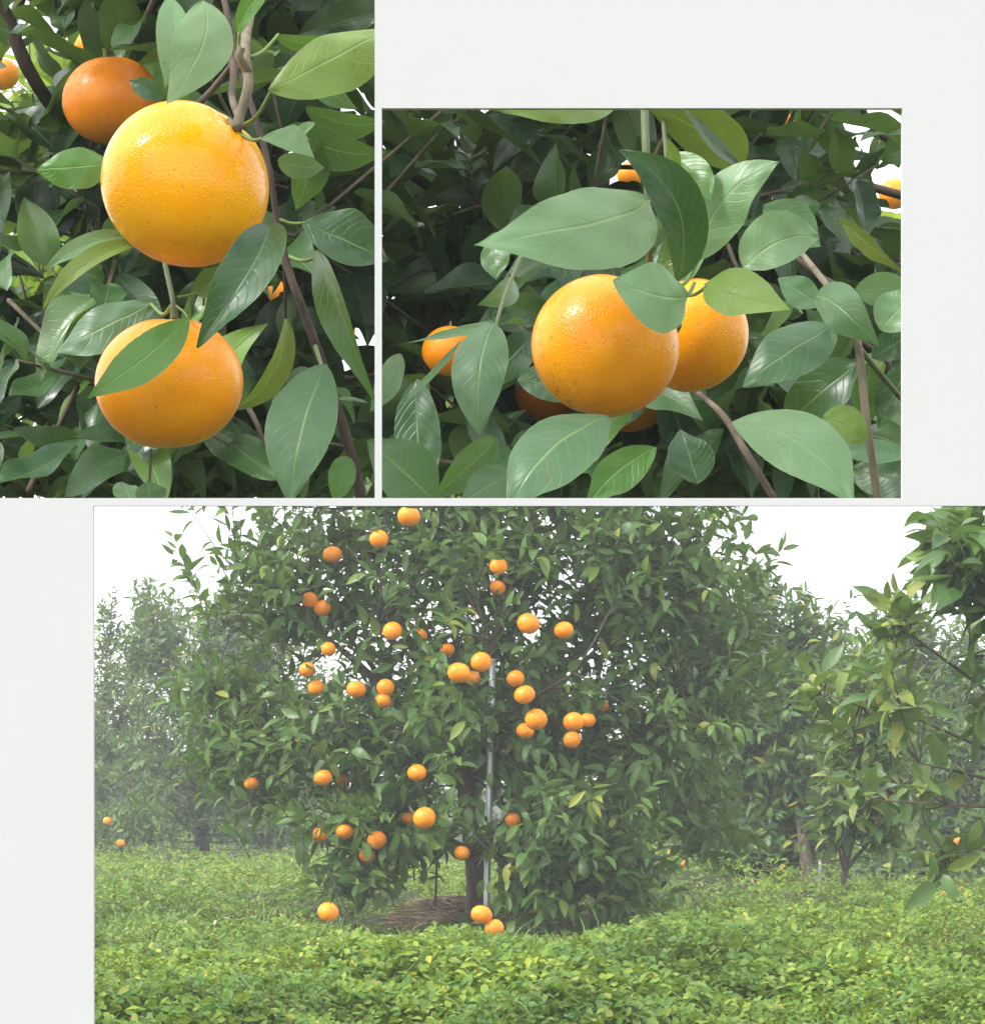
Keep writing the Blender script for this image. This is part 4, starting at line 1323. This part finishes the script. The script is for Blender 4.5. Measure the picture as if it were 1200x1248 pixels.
big_leaf(rb, (826, 342, 1.535), (754, 179, 1.515), 62, 'dark', roll=16, bend=0.17, curl=0.09, fold=0.22, wave=0.06)
big_leaf(rb, (816, 188, 1.565), (866, 243, 1.545), 42, 'fresh', roll=-16, bend=-0.06, fold=0.2)
big_leaf(rb, (822, 216, 1.560), (816, 170, 1.545), 20, 'lime', roll=25, fold=0.3)
big_leaf(rb, (905, 203, 1.625), (784, 128, 1.585), 66, 'olive', roll=-14, bend=0.08, curl=0.06, fold=0.1)
big_leaf(rb, (902, 202, 1.605), (832, 128, 1.575), 24, 'dark', roll=50, bend=-0.05)
big_leaf(rb, (899, 196, 1.635), (868, 118, 1.615), 40, 'grey', roll=20, bend=-0.08)
big_leaf(rb, (848, 318, 1.565), (946, 193, 1.540), 80, 'pale', roll=-32, bend=-0.10, curl=0.05, fold=-0.15, tipsharp=0.2, petiole=(828, 350, 1.550))
big_leaf(rb, (905, 326, 1.635), (1002, 284, 1.635), 72, 'pale', roll=-25, bend=-0.08, curl=0.06)
big_leaf(rb, (858, 347, 1.520), (961, 374, 1.485), 64, 'lime', roll=-24, bend=0.05, curl=0.04, fold=0.15, wave=0.06, petiole=(827, 356, 1.545))
big_leaf(rb, (838, 362, 1.510), (748, 340, 1.485), 88, 'pale', roll=22, bend=-0.10, curl=0.06, fold=-0.1, tipsharp=0.0)
big_leaf(rb, (742, 508, 1.545), (618, 612, 1.505), 96, 'grey', roll=26, bend=0.05, curl=0.05, fold=-0.12)
big_leaf(rb, (626, 572, 1.585), (560, 613, 1.585), 50, 'grey', roll=15)
big_leaf(rb, (862, 300, 1.675), (796, 330, 1.685), 60, 'mid', roll=20)
big_leaf(rb, (930, 250, 1.705), (1000, 300, 1.705), 60, 'grey', roll=-15)

lb = thing('citrus_branch', 'low twig with hanging leaves at the left of the right opening', 'branch', P(606, 390, 1.605))
stem(lb, [(640, 300, 1.785), (618, 352, 1.665), (606, 390, 1.595), (604, 410, 1.585)], [2.4, 2.4, 2.2, 1.5], 'twig_green', 'twig')
big_leaf(lb, (602, 392, 1.585), (584, 527, 1.555), 68, 'grey', roll=8, bend=0.05, curl=0.06, fold=-0.2)
big_leaf(lb, (605, 391, 1.595), (496, 416, 1.585), 26, 'mid', roll=62, bend=-0.12, curl=0.02)
big_leaf(lb, (562, 414, 1.625), (486, 492, 1.605), 14, 'mid', roll=55, bend=-0.06)
big_leaf(lb, (508, 462, 1.685), (522, 610, 1.665), 58, 'dark', roll=15, bend=0.04)
big_leaf(lb, (530, 612, 1.585), (448, 536, 1.565), 78, 'grey', roll=12, curl=0.05)
big_leaf(lb, (606, 534, 1.685), (532, 606, 1.665), 46, 'mid', roll=-20)
big_leaf(lb, (628, 344, 1.725), (584, 372, 1.705), 32, 'grey', roll=-15, curl=.1)
big_leaf(lb, (600, 288, 1.835), (604, 340, 1.825), 38, 'mid', roll=15)
big_leaf(lb, (630, 462, 1.745), (700, 492, 1.735), 44, 'dark', roll=-15, bend=-0.1)
big_leaf(lb, (490, 432, 1.705), (456, 500, 1.685), 34, 'grey', roll=-25)
big_leaf(lb, (800, 545, 1.705), (718, 611, 1.685), 52, 'fresh', roll=20, bend=0.06)

sb = thing('citrus_branch', 'arching grey-brown branch with broad leaves right of the oranges', 'branch', P(1005, 335, 1.635))
stem(sb, [(970, 300, 1.835), (1000, 338, 1.685), (1030, 378, 1.625), (1046, 425, 1.595), (1054, 500, 1.585), (1064, 570, 1.585), (1070, 612, 1.585)], [3.5, 4, 4.6, 5, 4.8, 4.6, 4.8], 'twig', 'stem', n=34)
stem(sb, [(1047, 424, 1.595), (1072, 455, 1.605), (1110, 500, 1.625)], [3.6, 3.4, 3.2], 'twig_green', 'twig')
stem(sb, [(1046, 415, 1.665), (1080, 440, 1.685), (1098, 500, 1.685), (1112, 560, 1.685)], [3.2, 3.2, 3, 3], 'bark', 'twig')
stem(sb, [(840, 470, 1.835), (880, 505, 1.785), (905, 545, 1.745), (945, 611, 1.735)], [3, 4, 4.5, 4.5], 'bark', 'twig')
big_leaf(sb, (1015, 396, 1.595), (902, 466, 1.575), 72, 'grey', roll=28, bend=-0.04, curl=0.06, fold=-0.15, petiole=(1024, 372, 1.630))
big_leaf(sb, (992, 362, 1.615), (1066, 424, 1.575), 56, 'grey', roll=18, bend=-0.12, curl=0.09, fold=-0.1)
big_leaf(sb, (1042, 352, 1.645), (1112, 342, 1.645), 42, 'pale', roll=12, bend=0.05)
big_leaf(sb, (1072, 402, 1.635), (1118, 350, 1.635), 56, 'pale', roll=-18)
big_leaf(sb, (892, 514, 1.555), (1040, 614, 1.515), 94, 'pale', roll=-30, bend=-0.08, curl=0.06, fold=-0.15)
big_leaf(sb, (1002, 508, 1.555), (1056, 540, 1.550), 46, 'lime', roll=-10, bend=-0.06, curl=0.06, tipsharp=0.0)
big_leaf(sb, (1046, 442, 1.685), (948, 528, 1.705), 70, 'dark', roll=20, curl=.05)
big_leaf(sb, (1060, 440, 1.665), (1052, 524, 1.675), 46, 'mid', roll=-20)
big_leaf(sb, (1062, 436, 1.645), (1114, 404, 1.645), 40, 'dark', roll=-22)
big_leaf(sb, (1112, 438, 1.665), (1068, 520, 1.665), 44, 'dark', roll=22)
big_leaf(sb, (1024, 272, 1.665), (1098, 334, 1.625), 40, 'olive', roll=58, bend=-0.15, curl=0.05)
big_leaf(sb, (1108, 556, 1.635), (1010, 545, 1.645), 34, 'grey', roll=30)
big_leaf(sb, (1120, 590, 1.665), (1030, 570, 1.685), 54, 'dark', roll=18)
big_leaf(sb, (940, 555, 1.705), (1010, 520, 1.715), 60, 'dark', roll=20)
big_leaf(sb, (1000, 372, 1.80), (948, 338, 1.80), 40, 'grey', roll=20)
big_leaf(sb, (850, 590, 1.735), (830, 520, 1.745), 60, 'dark', roll=20)

# ================================================================== the trees whose foliage closes the view behind the close-ups
def keep_above(limit, holes=()):
    def f(pos, tip, size):
        a, b = project(pos), project(tip)
        m = size / pos[:, 1] * F * 0.26
        ok = (np.maximum(a[:, 1], b[:, 1]) + m * 0.5 < limit)
        c = (a + b) / 2
        lucky = rng.random(len(pos))
        for hx, hy, rx, ry, p in holes:
            ok &= ~((((c[:, 0] - hx) / rx) ** 2 + ((c[:, 1] - hy) / ry) ** 2 < 1) & (lucky < p))
        for fx, fy, r, dd in [(135, 122, 59, 2.25), (2, 90, 21, 4.9), (110, 56, 12, 4.8), (335, 352, 9, 4.9), (417, 404, 8, 4.9), (1090, 236, 20, 5.0), (549, 425, 30, 2.2), (668, 490, 30, 2.5), (965, 347, 10, 4.9), (790, 522, 10, 2.3), (768, 212, 8, 5.0), (948, 140, 10, 5.0)]:
            for q in (a, b, c, (a + c) / 2, (b + c) / 2):
                ok &= ~(((q[:, 0] - fx) ** 2 + (q[:, 1] - fy) ** 2 < (r + 10) ** 2) & (pos[:, 1] < dd + 0.03) & (lucky < 0.985))
        return ok
    return f


tl = thing('orange_tree', 'leafy tree whose shaded foliage fills the tall left opening', 'tree', Vector((-0.62, 2.7, 0)))
pts = trunk(tl, [Vector((-0.62, 2.7, -0.03)), Vector((-0.60, 2.7, 0.4)), Vector((-0.56, 2.72, 0.85))], [0.045, 0.038, 0.034], M['bark'])
pts += limbs_to(tl, pts[-1], [P(60, 120, 2.7), P(200, 60, 2.8), P(350, 150, 2.6), P(120, 420, 2.6), P(330, 430, 2.7), P(420, 250, 2.6), P(250, 300, 2.9), P(60, -80, 2.6)], 0.014, M['bark'])
stem(tl, [(-30, -60, 2.3), (8, 20, 2.3), (35, 85, 2.3), (75, 150, 2.35), (120, 240, 2.5)], [9, 9, 8.5, 8, 7], 'bark_dark', 'branch')
stem(tl, [(150, 440, 2.6), (128, 500, 2.55), (118, 560, 2.5), (116, 602, 2.5)], [13, 13, 13, 12], 'bark', 'branch')
stem(tl, [(95, 470, 2.3), (62, 540, 2.3), (34, 600, 2.3)], [3.5, 3.5, 4], 'bark', 'branch')
stem(tl, [(-20, 390, 2.5), (60, 445, 2.5), (140, 470, 2.5)], [4, 4.5, 4], 'bark', 'branch')
stem(tl, [(330, 560, 2.2), (310, 510, 2.2), (290, 480, 2.25)], [3, 3.5, 3.5], 'bark', 'branch')
WL = (0, 0, 456, 606)
crown(tl, [lobe(230, 180, 2.5, 330, 260, 0.42), lobe(230, 430, 2.5, 320, 190, 0.42), lobe(230, -120, 2.5, 360, 160, 0.5, 40000), lobe(-60, 400, 2.5, 180, 260, 0.3, 40000), lobe(230, 560, 2.4, 330, 60, 0.35, 30000), lobe(230, -330, 2.35, 460, 200, 0.65, 40000), lobe(20, 585, 2.4, 110, 30, 0.3, 9000)], 400, 0.066, M['leaf_bg'], pts, WL, tset=TM_HI, floor_row=616, max_lead=0.3, keep=keep_above(640, [(50, 330, 60, 48, .85), (50, 520, 52, 40, .75), (320, 520, 34, 30, .6), (290, 345, 20, 18, .7), (20, 250, 14, 14, .8), (410, 100, 12, 10, .8), (395, 165, 14, 12, .8), (170, 40, 10, 10, .8), (90, 300, 12, 10, .8), (400, 20, 45, 28, .5), (385, 120, 22, 18, .6), (20, 60, 20, 20, .4), (385, 190, 22, 22, .6)]), shell=0.15, twig_len=(0.10, 0.2), leaves_per=(6, 9), twig_mat=M['twig'], n_parts=260)  # the topmost lobe is out of view, added to shade the foliage

tr = thing('orange_tree', 'leafy tree whose shaded foliage fills the right opening', 'tree', Vector((0.72, 2.8, 0)))
pts = trunk(tr, [Vector((0.72, 2.8, -0.03)), Vector((0.70, 2.8, 0.4)), Vector((0.66, 2.8, 0.9))], [0.045, 0.038, 0.034], M['bark'])
pts += limbs_to(tr, pts[-1], [P(560, 200, 2.8), P(620, 350, 2.7), P(760, 160, 2.8), P(900, 300, 2.7), P(820, 480, 2.6), P(1050, 450, 2.6), P(540, 500, 2.6)], 0.0065, M['bark'])
stem(tr, [(560, 90, 2.7), (542, 180, 2.7), (550, 250, 2.65), (575, 340, 2.6), (590, 420, 2.6)], [8, 8, 8, 7.5, 7], 'bark', 'branch')
stem(tr, [(545, 245, 2.65), (505, 215, 2.65), (460, 190, 2.65)], [7, 6.5, 6], 'bark_dark', 'branch')
stem(tr, [(560, 260, 2.6), (520, 320, 2.55), (475, 360, 2.5)], [5, 4.5, 4], 'bark', 'branch')
stem(tr, [(1040, 110, 2.4), (1065, 155, 2.4), (1110, 190, 2.4)], [3.5, 4, 4.5], 'bark_dark', 'branch')
stem(tr, [(940, 290, 2.2), (990, 330, 2.2), (1020, 348, 2.2)], [3.5, 3.5, 3.2], 'bark', 'branch')
WR = (465, 131, 1099, 606)
crown(tr, [lobe(600, 300, 2.6, 220, 210, 0.42), lobe(850, 330, 2.6, 240, 210, 0.42), lobe(1050, 400, 2.55, 160, 200, 0.4), lobe(700, 480, 2.5, 260, 130, 0.42), lobe(780, 40, 2.6, 420, 130, 0.5, 50000), lobe(980, 500, 2.4, 160, 110, .3), lobe(800, 560, 2.4, 360, 60, 0.35, 30000), lobe(820, -240, 2.4, 520, 190, 0.7, 40000), lobe(1070, 200, 2.6, 110, 110, 0.35, 10000)], 440, 0.066, M['leaf_bg'], pts, WR, tset=TM_HI, floor_row=616, max_lead=0.3, keep=keep_above(640, [(1035, 165, 62, 36, .55), (985, 150, 22, 16, .7), (1060, 250, 30, 40, .5), (490, 165, 14, 12, .8), (520, 190, 16, 14, .8), (545, 150, 14, 18, .8), (590, 200, 10, 10, .8), (505, 215, 12, 10, .8), (660, 170, 10, 10, .8), (560, 470, 30, 26, .6), (640, 165, 20, 20, .6), (1060, 290, 40, 40, .5)]), shell=0.15, twig_len=(0.10, 0.2), leaves_per=(6, 9), twig_mat=M['twig'], n_parts=290)  # the lobe high overhead is unseen, added to darken the leaves below

def lit_tree(label, trunk_x, d, lobes_, win, n, limb_t):
    t = thing('orange_tree', label, 'tree', Vector((trunk_x, d, 0)))
    p = trunk(t, [Vector((trunk_x, d, -.03)), Vector((trunk_x, d, .5)), Vector((trunk_x * .97, d, 1.1))], [.05, .045, .04], M['bark'])
    p += limbs_to(t, p[-1], limb_t, .016, M['bark'])
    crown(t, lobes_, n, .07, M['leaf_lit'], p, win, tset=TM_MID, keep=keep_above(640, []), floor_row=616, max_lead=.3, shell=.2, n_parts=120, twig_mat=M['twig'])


lit_tree('bright yellow-green tree glimpsed far behind the tall left opening', -1.05, 4.9, [lobe(40, 400, 4.9, 190, 190, .35), lobe(80, 90, 4.9, 170, 110, .3, 12000), lobe(330, 300, 5.1, 160, 150, .3, 12000), lobe(300, 520, 5.0, 190, 80, .3, 12000)], WL, 170, [P(30, 400, 4.9), P(300, 420, 5.0), P(200, 500, 5.0)])
lit_tree('bright yellow-green tree glimpsed far behind the right opening', 1.15, 5.2, [lobe(1040, 380, 5.2, 150, 150, .35), lobe(760, 520, 5.2, 260, 80, .3, 16000), lobe(560, 400, 5.3, 120, 150, .3, 9000)], WR, 190, [P(1040, 380, 5.2), P(800, 500, 5.2), P(560, 450, 5.3)])

# ================================================================== thin morning haze
def haze():
    m, N, L, out = new_mat('haze_air')
    pv = N.new('ShaderNodeVolumePrincipled')
    pv.inputs['Color'].default_value = (0.93, 0.95, 1.0, 1)
    pv.inputs['Density'].default_value = HAZE
    pv.inputs['Anisotropy'].default_value = 0.2
    L.new(pv.outputs[0], out.inputs['Volume'])
    x0, x1, y0, y1, z0, z1 = -40, 40, -6, 60, -1.2, 4.2
    V = [(x, y, z) for z in (z0, z1) for y in (y0, y1) for x in (x0, x1)]
    Fc = [(0, 2, 3, 1), (4, 5, 7, 6), (0, 1, 5, 4), (2, 6, 7, 3), (0, 4, 6, 2), (1, 3, 7, 5)]
    o = mesh_obj('haze', V, Fc, m, None, smooth=False)
    tag(o, 'thin pale haze hanging in the orchard air', 'haze', kind='stuff')


HAZE = 0.0046
haze()
